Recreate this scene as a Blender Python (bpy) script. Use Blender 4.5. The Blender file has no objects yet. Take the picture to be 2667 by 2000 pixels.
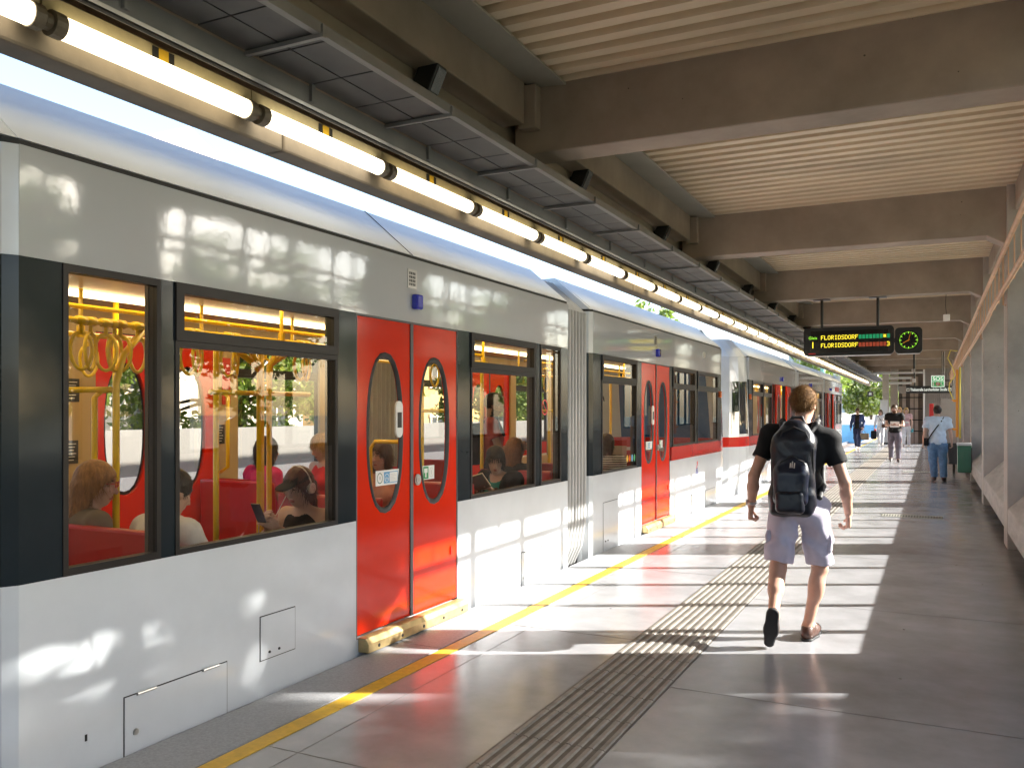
import bpy, bmesh, math, random
import numpy as np
from mathutils import Vector, Matrix
R = math.radians
random.seed(7)
rng = np.random.default_rng(11)
sc = bpy.context.scene
COL = sc.collection

# ------------------------------------------------------------ camera, light, exposure
EYE = 1.62
cam_d = bpy.data.cameras.new("camera"); cam = bpy.data.objects.new("camera", cam_d); COL.objects.link(cam)
cam.location = (0, 0, EYE); cam.rotation_euler = (R(90), 0, R(26.24))
cam_d.lens = 30.0; cam_d.sensor_width = 36.0; cam_d.shift_y = 0.0262; cam_d.clip_start = 0.05; cam_d.clip_end = 3000
sc.camera = cam
SUN_AZ, SUN_EL = 26.5, 28.8            # azimuth from +X towards +Y
sdir = Vector((math.cos(R(SUN_AZ)) * math.cos(R(SUN_EL)), math.sin(R(SUN_AZ)) * math.cos(R(SUN_EL)), math.sin(R(SUN_EL))))
sun_d = bpy.data.lights.new("sun", 'SUN'); sun_d.energy = 5.0; sun_d.angle = R(0.53); sun_d.color = (1.0, 0.96, 0.90)
sun = bpy.data.objects.new("sun", sun_d); COL.objects.link(sun)
sun.rotation_euler = (-sdir).to_track_quat('-Z', 'Y').to_euler(); sun.location = (30, 15, 20)
w = bpy.data.worlds.new("World"); sc.world = w; w.use_nodes = True
nt = w.node_tree; bg = nt.nodes['Background']
sky = nt.nodes.new('ShaderNodeTexSky'); sky.sky_type = 'NISHITA'; sky.sun_disc = False
sky.sun_elevation = R(SUN_EL); sky.sun_rotation = R(90 - SUN_AZ); sky.altitude = 200; sky.dust_density = 3.0; sky.ozone_density = 2.2
nt.links.new(sky.outputs[0], bg.inputs[0]); bg.inputs[1].default_value = 0.15
sc.view_settings.view_transform = 'Standard'; sc.view_settings.look = 'None'
sc.view_settings.exposure = 2.2; sc.view_settings.gamma = 1.0
sc.cycles.max_bounces = 14; sc.cycles.diffuse_bounces = 7; sc.cycles.glossy_bounces = 6; sc.cycles.transparent_max_bounces = 24
sc.cycles.sample_clamp_indirect = 6.0; sc.cycles.caustics_reflective = False; sc.cycles.caustics_refractive = False

# ------------------------------------------------------------ materials
def lin(h):
    h = h.lstrip('#'); c = [int(h[i:i+2], 16) / 255 for i in (0, 2, 4)]
    return tuple(((x + .055) / 1.055) ** 2.4 if x > .04045 else x / 12.92 for x in c)
def mat(name, col, rough=.5, metal=0., spec=.5, coat=0., var=0., vscale=3., bump=0., bscale=30., rvar=0., emit=None, estr=0., trans=0., col2=None, vdetail=5., pits=0., streak=None):
    m = bpy.data.materials.new(name); m.use_nodes = True
    n = m.node_tree.nodes; L = m.node_tree.links; p = n['Principled BSDF']
    p.inputs['Base Color'].default_value = (*col, 1); p.inputs['Roughness'].default_value = rough
    p.inputs['Metallic'].default_value = metal; p.inputs['Specular IOR Level'].default_value = spec
    p.inputs['Coat Weight'].default_value = coat; p.inputs['Coat Roughness'].default_value = .05
    if emit: p.inputs['Emission Color'].default_value = (*emit, 1); p.inputs['Emission Strength'].default_value = estr
    tc = n.new('ShaderNodeTexCoord')
    vec = tc.outputs['Object']
    if streak:
        mp = n.new('ShaderNodeMapping'); mp.inputs['Scale'].default_value = streak; L.new(vec, mp.inputs[0]); vec = mp.outputs[0]
    if var or rvar:
        nz = n.new('ShaderNodeTexNoise'); nz.inputs['Scale'].default_value = vscale; nz.inputs['Detail'].default_value = vdetail; nz.inputs['Roughness'].default_value = .62
        L.new(vec, nz.inputs['Vector'])
        rp = n.new('ShaderNodeMapRange'); rp.inputs[1].default_value = .3; rp.inputs[2].default_value = .7; L.new(nz.outputs[0], rp.inputs[0])
        if var:
            mx = n.new('ShaderNodeMix'); mx.data_type = 'RGBA'
            c2 = col2 or tuple(max(0, c * (1 - var)) for c in col)
            mx.inputs[6].default_value = (*c2, 1); mx.inputs[7].default_value = (*[min(1, c * (1 + var * .5)) for c in col], 1)
            L.new(rp.outputs[0], mx.inputs[0]); L.new(mx.outputs[2], p.inputs['Base Color'])
            if pits:
                vo = n.new('ShaderNodeTexVoronoi'); vo.inputs['Scale'].default_value = pits; L.new(tc.outputs['Object'], vo.inputs['Vector'])
                sep = n.new('ShaderNodeSeparateColor'); L.new(vo.outputs['Color'], sep.inputs[0])
                a = n.new('ShaderNodeMath'); a.operation = 'LESS_THAN'; a.inputs[1].default_value = .05; L.new(vo.outputs['Distance'], a.inputs[0])
                b = n.new('ShaderNodeMath'); b.operation = 'LESS_THAN'; b.inputs[1].default_value = .22; L.new(sep.outputs[0], b.inputs[0])
                ab = n.new('ShaderNodeMath'); ab.operation = 'MULTIPLY'; L.new(a.outputs[0], ab.inputs[0]); L.new(b.outputs[0], ab.inputs[1])
                m2 = n.new('ShaderNodeMix'); m2.data_type = 'RGBA'; L.new(ab.outputs[0], m2.inputs[0]); L.new(mx.outputs[2], m2.inputs[6]); m2.inputs[7].default_value = (*[c * .3 for c in col], 1)
                L.new(m2.outputs[2], p.inputs['Base Color'])
        if rvar:
            rr = n.new('ShaderNodeMapRange'); rr.inputs[3].default_value = max(0, rough - rvar); rr.inputs[4].default_value = rough + rvar
            L.new(rp.outputs[0], rr.inputs[0]); L.new(rr.outputs[0], p.inputs['Roughness'])
    if bump:
        nb = n.new('ShaderNodeTexNoise'); nb.inputs['Scale'].default_value = bscale; nb.inputs['Detail'].default_value = 4
        L.new(vec, nb.inputs['Vector'])
        bp = n.new('ShaderNodeBump'); bp.inputs['Strength'].default_value = 1; bp.inputs['Distance'].default_value = bump
        L.new(nb.outputs[0], bp.inputs['Height']); L.new(bp.outputs[0], p.inputs['Normal'])
        if coat: L.new(bp.outputs[0], p.inputs['Coat Normal'])
    return m
def glass(name, tint, lo=.05, hi=.55):
    m = bpy.data.materials.new(name); m.use_nodes = True
    n = m.node_tree.nodes; L = m.node_tree.links
    for x in list(n):
        if x.type != 'OUTPUT_MATERIAL': n.remove(x)
    out = [x for x in n if x.type == 'OUTPUT_MATERIAL'][0]
    t = n.new('ShaderNodeBsdfTransparent'); t.inputs[0].default_value = (*tint, 1)
    g = n.new('ShaderNodeBsdfGlossy'); g.inputs['Roughness'].default_value = .01
    lw = n.new('ShaderNodeLayerWeight'); pw = n.new('ShaderNodeMath'); pw.operation = 'POWER'; pw.inputs[1].default_value = 3.5
    L.new(lw.outputs['Facing'], pw.inputs[0])
    mr = n.new('ShaderNodeMapRange'); mr.inputs[3].default_value = lo; mr.inputs[4].default_value = hi; L.new(pw.outputs[0], mr.inputs[0])
    mx = n.new('ShaderNodeMixShader'); L.new(mr.outputs[0], mx.inputs[0]); L.new(t.outputs[0], mx.inputs[1]); L.new(g.outputs[0], mx.inputs[2])
    L.new(mx.outputs[0], out.inputs[0])
    return m
def emis(name, col, s):
    return mat(name, tuple(c * .5 for c in col), .4, emit=col, estr=s)

M = {}
M['floor'] = mat('polished_concrete', (.31, .312, .328), .20, var=.22, vscale=2.2, bump=.0003, bscale=160, rvar=.04, spec=.6, vdetail=12, pits=5)
M['edge'] = mat('grit_concrete', (.36, .365, .38), .55, var=.22, vscale=70, bump=.002, bscale=110, vdetail=4)
M['yellow'] = mat('yellow_paint', (.72, .44, .03), .5, var=.18, vscale=20, bump=.001, bscale=80)
M['tactile'] = mat('tactile_ribs', (.24, .22, .195), .5, var=.3, vscale=8, bump=.001, bscale=60); M['tactbase'] = mat('tactile_grooves', (.12, .108, .095), .6, var=.3, vscale=8)
M['joint'] = mat('joint_mastic', (.13, .125, .12), .6)
M['conc'] = mat('beam_concrete', (.37, .30, .245), .7, var=.30, vscale=1.1, bump=.002, bscale=14, pits=7, vdetail=8)
M['girder'] = mat('shaded_girder_concrete', (.20, .165, .13), .75, var=.3, vscale=2, bump=.003, bscale=14, vdetail=8)  # darker copy of the beam concrete, its weaker light put into the colour
M['pier'] = mat('pier_concrete', (.44, .40, .36), .65, var=.25, vscale=1.8, bump=.003, bscale=12, pits=9, vdetail=9)
M['sill'] = mat('sill_concrete', (.42, .40, .375), .55, var=.3, vscale=3, bump=.004, bscale=10, vdetail=9, streak=(3, .6, 3))
M['deck'] = mat('cream_deck', (.72, .59, .43), .40, var=.2, vscale=1.2, streak=(.4, 1, 1))
M['flash'] = mat('flashing_metal', (.50, .49, .44), .4, metal=.4, var=.12, vscale=2)
M['tray'] = mat('grey_tray_metal', (.25, .25, .25), .45, metal=.5, var=.15, vscale=5, rvar=.1)
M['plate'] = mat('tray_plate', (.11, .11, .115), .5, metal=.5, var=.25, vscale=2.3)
M['dark'] = mat('dark_gap', (.02, .02, .02), .6)
M['black'] = mat('black_metal', (.018, .018, .018), .35, var=.2)
M['lampbody'] = mat('lamp_batten', (.52, .44, .26), .45, var=.25, vscale=4)
M['lampcap'] = mat('lamp_endcap', (.16, .13, .09), .45, var=.3, vscale=20)
TUBES = [emis('tube_glow_%s' % n_, c_, e_) for n_, c_, e_ in (('warm', (1, .88, .62), 1.1), ('dim', (1, .84, .54), .85), ('bright', (1, .91, .70), 1.35), ('soft', (1, .87, .58), 1.0))]; M['tube'] = TUBES[0]
M['white'] = mat('white_paint', (.70, .735, .77), .16, coat=.55, var=.06, vscale=2.2, bump=.0006, bscale=5.0, spec=.5)
M['upper'] = mat('grey_white_paint', (.56, .58, .60), .06, coat=1.0, var=.03, vscale=1.5, bump=.0009, bscale=4.5, spec=.5)
M['roofp'] = mat('pale_roof_paint', (.76, .775, .785), .42, coat=.1, var=.05, vscale=1, bump=.0006, bscale=3)
M['red'] = mat('red_door_paint', (.70, .026, .004), .12, spec=.35, coat=.0, bump=.0004, bscale=5, var=.05, vscale=2)
M['redstripe'] = mat('red_stripe_paint', (.60, .018, .007), .16, coat=.6, var=.05)
M['band'] = mat('slate_band_paint', (.020, .028, .034), .12, spec=.35, coat=.0, bump=.0012, bscale=4, var=.15, vscale=2)
M['frame'] = mat('window_frame', (.020, .017, .017), .4, spec=.3, var=.15, vscale=8)
M['rubber'] = mat('black_rubber', (.012, .012, .012), .5)
M['seam'] = mat('door_seal', (.10, .10, .105), .45)
M['bellow'] = mat('bellows_rubber', (.46, .46, .455), .42, var=.15, vscale=3)
M['steel'] = mat('steel', (.55, .54, .52), .3, metal=.9, var=.1)
M['brass'] = mat('brass_step', (.58, .44, .21), .38, metal=.75, var=.2, vscale=15, rvar=.1)
M['bluelamp'] = mat('blue_plastic', (.012, .02, .42), .15, coat=.5)
M['orange'] = mat('orange_lens', (.75, .13, .01), .2, coat=.4)
M['glass'] = glass('train_glass', (.78, .75, .69), .075, .56)
M['wglass'] = glass('window_glass', (.93, .94, .93), .05, .5)
M['dglass'] = mat('dark_cab_glass', (.012, .015, .02), .06, coat=1)
M['bglass'] = mat('windscreen_painted_reflection', (.02, .11, .32), .08, coat=1)  # blue of the windscreen is a reflection painted into the glass colour
M['seat'] = mat('red_seat', (.50, .022, .018), .3, coat=.3, var=.12, vscale=4)
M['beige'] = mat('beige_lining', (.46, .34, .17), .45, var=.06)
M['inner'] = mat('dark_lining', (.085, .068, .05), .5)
M['ifloor'] = mat('vinyl_floor', (.16, .15, .15), .5, var=.3, vscale=30)
M['iceil'] = mat('ceiling_panel', (.60, .55, .45), .4)
M['striplight'] = emis('warm_strip', (1.0, .76, .40), 3.2)
M['yrail'] = mat('yellow_rail', (.96, .66, .012), .28, coat=.4)
M['copper'] = mat('ochre_pipe', (.60, .36, .22), .4, var=.2, vscale=6)
M['opipe'] = mat('orange_pipe', (.82, .32, .02), .35, coat=.2, var=.1)
M['ycable'] = mat('yellow_cable', (.80, .66, .10), .45)
M['green'] = mat('green_enamel', (.02, .13, .075), .3, coat=.3, var=.1)
M['greensign'] = mat('green_sign', (.03, .27, .09), .35)
M['paper'] = mat('white_sign', (.80, .80, .78), .4)
M['litwhite'] = emis('backlit_white', (.95, 1.0, .92), .24); M['litgreen'] = mat('backlit_green', (.03, .25, .08), .35, emit=(.06, .40, .12), estr=.10)
M['signdark'] = mat('dark_sign', (.03, .03, .033), .3)
M['casing'] = mat('board_casing', (.012, .012, .012), .3, coat=.2)
M['screen'] = mat('board_screen', (.014, .012, .010), .15)
M['ledy'] = emis('yellow_led', (1.0, .80, .04), .34)
M['ledg'] = emis('green_cell', (.01, .30, .12), .16)
M['ledr'] = emis('red_cell', (.34, .05, .02), .16)
M['ledlime'] = emis('lime_led', (.35, .9, .05), .28)
M['boxgrey'] = mat('pale_grey_box', (.58, .58, .57), .4, var=.06)
M['corr'] = mat('ribbed_panel', (.34, .31, .28), .45, var=.1)
M['ballast'] = mat('ballast', (.30, .275, .25), .9, var=.5, vscale=40, bump=.04, bscale=35)
M['ground'] = mat('ground', (.12, .13, .08), .9, var=.4, vscale=.4)
M['barw'] = mat('white_parapet', (.82, .81, .78), .6, var=.06, vscale=2)  # white raised so the shaded parapet reads as sunlit
M['barg'] = mat('shaded_grey_barrier', (.22, .225, .23), .5, var=.08, vscale=1.5)  # grey darkened so the sunlit barrier panel reads as shaded
M['bark'] = mat('bark', (.11, .085, .06), .85, var=.4, vscale=14, bump=.02, bscale=20)
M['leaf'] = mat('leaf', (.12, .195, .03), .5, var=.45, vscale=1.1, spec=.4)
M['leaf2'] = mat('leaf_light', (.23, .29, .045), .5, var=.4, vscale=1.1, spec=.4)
M['leaf3'] = mat('leaf_hazed', (.44, .48, .27), .5, var=.3, vscale=1.1)  # distant haze and glare painted into the leaf colour of the far trees
for k_ in ('leaf', 'leaf2', 'leaf3'):
    _m = M[k_]; _n = _m.node_tree.nodes; _L = _m.node_tree.links; _p = _n['Principled BSDF']
    _t = _n.new('ShaderNodeBsdfTranslucent'); _t.inputs[0].default_value = (.16, .26, .03, 1)
    _x = _n.new('ShaderNodeMixShader'); _x.inputs[0].default_value = .35
    _o = [q for q in _n if q.type == 'OUTPUT_MATERIAL'][0]
    _L.new(_p.outputs[0], _x.inputs[1]); _L.new(_t.outputs[0], _x.inputs[2]); _L.new(_x.outputs[0], _o.inputs[0])
M['plastery'] = mat('ochre_plaster', (.60, .42, .16), .8, var=.12, vscale=.8)
M['plasterw'] = mat('pale_plaster', (.72, .69, .63), .8, var=.1, vscale=.5)
M['stone'] = mat('grey_facade', (.45, .45, .46), .7, var=.1, vscale=.5)
M['rooft'] = mat('pale_tile_roof', (.50, .42, .38), .7, var=.2, vscale=3)
M['wpane'] = mat('house_pane', (.05, .06, .07), .08, coat=.5)
M['bluehoard'] = mat('blue_hoarding', (.12, .36, .62), .5, var=.15, vscale=2)
M['redpaint'] = mat('red_enamel', (.62, .03, .03), .3)
M['brown'] = mat('brown_shaft', (.13, .10, .075), .6, var=.3, vscale=3)
M['mint'] = mat('mint_pole', (.16, .36, .30), .4)

# ------------------------------------------------------------ object helpers
ORG = {}
def thing(name, label, cat, loc=(0, 0, 0), group=None, kind=None):
    o = bpy.data.objects.new(name, None); COL.objects.link(o); o.location = loc; o.empty_display_size = .1
    ORG[o.name] = Vector(loc); tag(o, label, cat, group, kind); return o
def tag(o, label=None, cat=None, group=None, kind=None):
    if label: o['label'] = label
    if cat: o['category'] = cat
    if group: o['group'] = group
    if kind: o['kind'] = kind
    return o
def link(name, me, mats, parent=None, org=None, smooth=False, bevel=0, autosm=None):
    o = bpy.data.objects.new(name, me); COL.objects.link(o)
    for m in (mats if isinstance(mats, (list, tuple)) else [mats]): me.materials.append(m)
    if parent is not None:
        o.parent = parent; ORG[o.name] = ORG[parent.name]
    else:
        ORG[o.name] = Vector(org or (0, 0, 0)); o.location = ORG[o.name]
    if smooth: me.shade_smooth()
    if bevel:
        b = o.modifiers.new('bevel', 'BEVEL'); b.width = bevel; b.segments = 2; b.limit_method = 'ANGLE'; b.angle_limit = R(40)
        b.harden_normals = False
    return o
class MB:
    def __init__(s): s.v = []; s.f = []; s.m = []
    def add(s, vs, fs, m=0):
        b = len(s.v); s.v += [tuple(v) for v in vs]; s.f += [tuple(b + i for i in f) for f in fs]; s.m += [m] * len(fs); return s
    def quad(s, a, b, c, d, m=0): return s.add([a, b, c, d], [(0, 1, 2, 3)], m)
    def box(s, x0, x1, y0, y1, z0, z1, m=0):
        vs = [(x, y, z) for z in (z0, z1) for y in (y0, y1) for x in (x0, x1)]
        return s.add(vs, [(0, 2, 3, 1), (4, 5, 7, 6), (0, 1, 5, 4), (2, 6, 7, 3), (0, 4, 6, 2), (1, 3, 7, 5)], m)
    def prism(s, prof, axis, t0, t1, m=0):
        n = len(prof)
        def P(u, w, t): return {'x': (t, u, w), 'y': (u, t, w), 'z': (u, w, t)}[axis]
        vs = [P(u, w_, t0) for u, w_ in prof] + [P(u, w_, t1) for u, w_ in prof]
        fs = [tuple(range(n)), tuple(range(2 * n - 1, n - 1, -1))] + [(i, (i + 1) % n, n + (i + 1) % n, n + i) for i in range(n)]
        return s.add(vs, fs, m)
    def tube(s, pts, r, n=8, m=0, caps=True):
        pts = [Vector(p) for p in pts]; rs = r if isinstance(r, (list, tuple)) else [r] * len(pts)
        vs = []; fs = []; up = None
        for i, p in enumerate(pts):
            d = (pts[min(i + 1, len(pts) - 1)] - pts[max(i - 1, 0)]).normalized()
            if up is None:
                up = Vector((0, 0, 1)) if abs(d.z) < .9 else Vector((1, 0, 0))
            a = d.cross(up).normalized(); b = a.cross(d).normalized(); up = b
            for k in range(n):
                t = 2 * math.pi * k / n; vs.append(p + (a * math.cos(t) + b * math.sin(t)) * rs[i])
        for i in range(len(pts) - 1):
            for k in range(n):
                fs.append((i * n + k, i * n + (k + 1) % n, (i + 1) * n + (k + 1) % n, (i + 1) * n + k))
        if caps: fs += [tuple(range(n - 1, -1, -1)), tuple(range((len(pts) - 1) * n, len(pts) * n))]
        return s.add(vs, fs, m)
    def ring(s, c, r0, r1, normal, n=32, m=0, sx=1, sy=1):
        nrm = Vector(normal).normalized(); up = Vector((0, 0, 1)) if abs(nrm.z) < .9 else Vector((0, 1, 0))
        a = up.cross(nrm).normalized(); b = nrm.cross(a); c = Vector(c); vs = []
        for k in range(n):
            t = 2 * math.pi * k / n; d = a * math.cos(t) * sx + b * math.sin(t) * sy
            vs += [c + d * r0, c + d * r1]
        if r0 == 0: return s.add([c] + [vs[2 * k + 1] for k in range(n)], [(0, 1 + k, 1 + (k + 1) % n) for k in range(n)], m)
        return s.add(vs, [(2 * k, 2 * k + 1, 2 * ((k + 1) % n) + 1, 2 * ((k + 1) % n)) for k in range(n)], m)
    def build(s, name, mats, parent=None, org=None, smooth=False, bevel=0, fix=True):
        o = ORG[parent.name] if parent is not None else Vector(org or (0, 0, 0))
        me = bpy.data.meshes.new(name); me.from_pydata([tuple(Vector(v) - o) for v in s.v], [], s.f)
        if len(set(s.m)) > 1: me.polygons.foreach_set('material_index', s.m)
        if fix:
            bm = bmesh.new(); bm.from_mesh(me); bmesh.ops.recalc_face_normals(bm, faces=bm.faces); bm.to_mesh(me); bm.free()
        return link(name, me, mats, parent, org, smooth, bevel)
def copy_tree(o, parent=None):
    c = o.copy(); COL.objects.link(c)
    if parent: c.parent = parent
    for ch in list(o.children): copy_tree(ch, c)
    return c
def txt(name, body, size, loc, rot, m, parent=None, align='CENTER', ext=.001, sx=1):
    cu = bpy.data.curves.new(name, 'FONT'); cu.body = body; cu.size = size; cu.align_x = align; cu.align_y = 'CENTER'; cu.extrude = ext
    tmp = bpy.data.objects.new(name, cu); COL.objects.link(tmp); bpy.context.view_layer.update()
    me = bpy.data.meshes.new_from_object(tmp); bpy.data.objects.remove(tmp); me.materials.clear(); me.materials.append(m)
    o = bpy.data.objects.new(name, me); COL.objects.link(o); o.rotation_euler = rot; o.scale = (sx, 1, 1)
    if parent is not None: o.parent = parent; o.location = Vector(loc) - ORG[parent.name]
    else: o.location = loc
    return o
ORD = ['first', 'second', 'third', 'fourth', 'fifth', 'sixth', 'seventh', 'eighth', 'ninth', 'tenth', 'eleventh', 'twelfth', 'thirteenth', 'fourteenth', 'fifteenth', 'sixteenth', 'seventeenth', 'eighteenth', 'nineteenth']
def ordw(i):
    if i < 19: return ORD[i]
    t, u = divmod(i + 1, 10); tens = {2: 'twenty', 3: 'thirty', 4: 'forty', 5: 'fifty'}[t]
    return (tens[:-1] + 'ieth') if u == 0 else tens + '-' + ORD[u - 1]

# ------------------------------------------------------------ setting: ground, platform, tracks
def struct(name, mb, m, **k): return tag(mb.build(name, m, **k), kind='structure')
struct('ground', MB().box(-900, 900, -900, 900, -5.4, -5.0), M['ground'])
PL, PR, Y0, Y1 = -3.385, 1.60, -10.0, 60.0
struct('platform', MB().box(PL, PR, Y0, Y1, -.95, 0), M['floor'])
mb = MB()
for i in range(int((Y1 - Y0) / 2.5)):
    a = Y0 + i * 2.5; mb.box(PL, -3.005, a + .004, a + 2.496, .001, .006)
struct('platform_edge', mb, M['edge'])
mb = MB()
for i in range(int((Y1 - Y0) / 1.25)):
    a = Y0 + i * 1.25; mb.box(-2.99, -2.885, a + .002, a + 1.248, .001, .005)
struct('edge_line', mb, M['yellow'])
mb = MB()
TS = .395
for i in range(int((Y1 - Y0) / TS)):
    a = Y0 + i * TS
    mb.box(-1.90, -1.385, a + .001, a + TS - .001, .001, .004, 1)
    for j in range(9):
        x = -1.872 + j * .0575
        mb.prism([(x - .017, .004), (x + .017, .004), (x + .010, .0105), (x - .010, .0105)], 'y', a + .003, a + TS - .003)
struct('tactile_paving', mb, [M['tactile'], M['tactbase']])
mb = MB()                                              # saw-cut joints in the polished floor
for yy in np.arange(-8.2, 58, 2.62):
    mb.box(-1.38, .78, yy, yy + .004, .0008, .0016); mb.box(-2.88, -1.905, yy + .9, yy + .904, .0008, .0016)
mb.box(-2.70, -2.697, Y0, Y1, .0018, .0024)
struct('floor_joints', mb, M['joint'])
struct('trackbed', MB().box(-10.2, PL - .005, -40, 260, -1.2, -.80), M['ballast'])
struct('viaduct', MB().box(-10.6, 2.0, -40, 260, -4.99, -1.22), M['conc'])
def track(xc, label):
    t = thing('railway_track', label, 'railway track', (xc, 40, -.8))
    for s in (-1, 1):
        x = xc + s * .7175
        MB().prism([(x - .07, -.70), (x + .07, -.70), (x + .07, -.68), (x + .012, -.66), (x + .012, -.60), (x + .035, -.59), (x + .035, -.56), (x - .035, -.56), (x - .035, -.59), (x - .012, -.60), (x - .012, -.66), (x - .07, -.68)], 'y', -40, 240).build('rail', M['steel'], t)
    mb = MB()
    for i in range(240):
        y = 32 + i * .65; mb.box(xc - 1.25, xc + 1.25, y, y + .24, -.795, -.70)
    mb.build('sleepers', M['conc'], t)
track(-4.755, 'railway track under the train running on past the platform'); track(-8.0, 'railway track beyond the train beside the white parapet')

# ------------------------------------------------------------ station hall (canopy, piers, windows)
PY = [11.75 + 5.25 * i for i in range(-4, 9)]
hall = thing('station_hall', 'concrete platform hall with ribbed cream roof, deep piers and windows', 'station building', (0, 20, 0))
CY0, CY1 = -9.25, 57.3
mb = MB(); mb.box(-3.75, 2.45, CY0, CY1, 4.42, 4.62); mb.box(1.60, 2.45, CY0, CY1, 4.20, 4.419)
mb.build('roof_slab', M['conc'], hall)
mb = MB(); P_ = .215; prof = []
ys = [CY0]
a = CY0
while a < CY1:
    prof += [(a, 4.36), (a + .06, 4.36), (a + .085, 4.262), (a + .19, 4.262)]; a += P_
vs = []; fs = []
for y, z in prof: vs += [(-2.70, y, z), (1.0, y, z)]
for i in range(len(prof) - 1): fs.append((2 * i, 2 * i + 1, 2 * i + 3, 2 * i + 2))
mb.add(vs, fs); mb.build('roof_deck', M['deck'], hall, fix=False)
for y in PY:
    b = MB(); b.prism([(-3.10, 4.30), (-3.10, 3.72), (.58, 3.70), (.79, 3.575), (1.3, 3.575), (1.3, 4.30)], 'x' if False else 'y', y - .16, y + .16)
    b.build('cross_beam', M['conc'], hall, bevel=.012)
    b = MB(); b.box(-3.02, -2.86, y - .27, y - .162, 3.90, 4.25); b.build('corbel', M['conc'], hall, bevel=.01)
    b = MB(); b.box(.78, 1.58, y - .25, y + .25, 0.001, 4.41); b.build('pier', M['pier'], hall, bevel=.012)
for i in range(len(PY) - 1):
    a, b_ = PY[i] + .252, PY[i + 1] - .252
    MB().prism([(.785, .19), (.785, .475), (1.40, 1.09), (1.56, 1.09), (1.56, .19)], 'y', a, b_).build('window_sill', M['sill'], hall, bevel=.015)
    MB().box(1.15, 1.25, a, b_, .001, .188).build('kick_wall', M['pier'], hall)
    MB().box(.86, 1.22, a, b_, 3.95, 4.259).build('edge_beam', M['conc'], hall, bevel=.012)
    n = 5; st = (b_ - a) / n; fr = MB(); X0, X1 = 1.405, 1.475
    for k in range(n + 1):
        y = a + k * st; y0 = max(a + .001, y - .04); y1 = min(b_ - .001, y + .04); fr.box(X0, X1, y0, y1, 1.092, 4.19)
    for k in range(n):
        ya, yb = a + k * st + .041, a + (k + 1) * st - .041
        fr.box(X0 + .005, X1 - .005, ya, yb, 3.385, 3.425); fr.box(X0 + .005, X1 - .005, ya, yb, 1.092, 1.14); fr.box(X0 + .005, X1 - .005, ya, yb, 4.15, 4.19)
        if k % 2 == 0: fr.box(X0 + .01, X1 - .01, (ya + yb) / 2 - .012, (ya + yb) / 2 + .012, 3.431, 4.149)
    f = fr.build('window', M['frame'], hall)
    MB().quad((1.44, a, 1.1), (1.44, b_, 1.1), (1.44, b_, 4.18), (1.44, a, 4.18)).build('glazing', M['wglass'], f)
MB().box(-3.70, -3.625, CY0, CY1, 3.20, 4.419).build('fascia', M['conc'], hall)
mb = MB(); mb.box(-3.30, -3.16, CY0, CY1, 3.44, 4.41); mb.build('girder_web', M['conc'], hall)
for i in range(len(PY) - 1):
    a, b_ = PY[i] + .162, PY[i + 1] - .275
    MB().box(-3.158, -2.955, a, b_, 3.93, 4.28).build('ledger_beam', M['conc'], hall, bevel=.012)
    MB().prism([(-2.953, 4.279), (-2.953, 4.262), (-2.64, 4.235), (-2.64, 4.252)], 'y', a, b_ + .11).build('flashing', M['flash'], hall)
a = CY0
while a < CY1:
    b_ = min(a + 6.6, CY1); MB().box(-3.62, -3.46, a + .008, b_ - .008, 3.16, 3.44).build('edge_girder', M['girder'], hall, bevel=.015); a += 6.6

# cable tray beneath the beams
tray = thing('cable_tray', 'long grey metal cable tray with plate underside above the platform edge', 'cable tray', (-2.9, 20, 3.45))
mb = MB(); mb.box(-3.105, -3.095, CY0, CY1, 3.315, 3.415); mb.box(-3.13, -3.106, CY0, CY1, 3.315, 3.325); mb.build('lower_lip', M['tray'], tray)
mb = MB(); mb.box(-2.655, -2.645, CY0, CY1, 3.415, 3.492); mb.box(-2.644, -2.615, CY0, CY1, 3.415, 3.425); mb.build('upper_lip', M['tray'], tray)
mb = MB(); a = CY0; q = .406
while a < CY1:
    mb.box(-3.09, -2.882, a + .006, a + q - .006, 3.424, 3.434); mb.box(-2.872, -2.66, a + .006, a + q - .006, 3.424, 3.434); a += q
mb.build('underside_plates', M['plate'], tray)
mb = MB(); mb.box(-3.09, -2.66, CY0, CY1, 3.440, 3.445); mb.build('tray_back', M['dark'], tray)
i = 0; a = 5.68 - 1.22 * 8
while a < CY1 - .5:
    b = MB(); b.box(-3.09, -2.60, a, a + .024, 3.398, 3.42); b.box(-2.613, -2.598, a, a + .024, 3.4205, 3.46); b.build('tray_bracket', M['tray'], tray)
    b = MB(); b.box(-3.094, -3.075, a + .5, a + .53, 3.33, 3.43); b.build('clip', M['tray'], tray); a += 1.22
mb = MB(); mb.tube([(-3.22, CY0, 3.36), (-3.22, CY1, 3.36)], .02); mb.tube([(-3.26, CY0, 3.41), (-3.26, CY1, 3.41)], .015); mb.build('conduit', M['dark'], tray)

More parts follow.
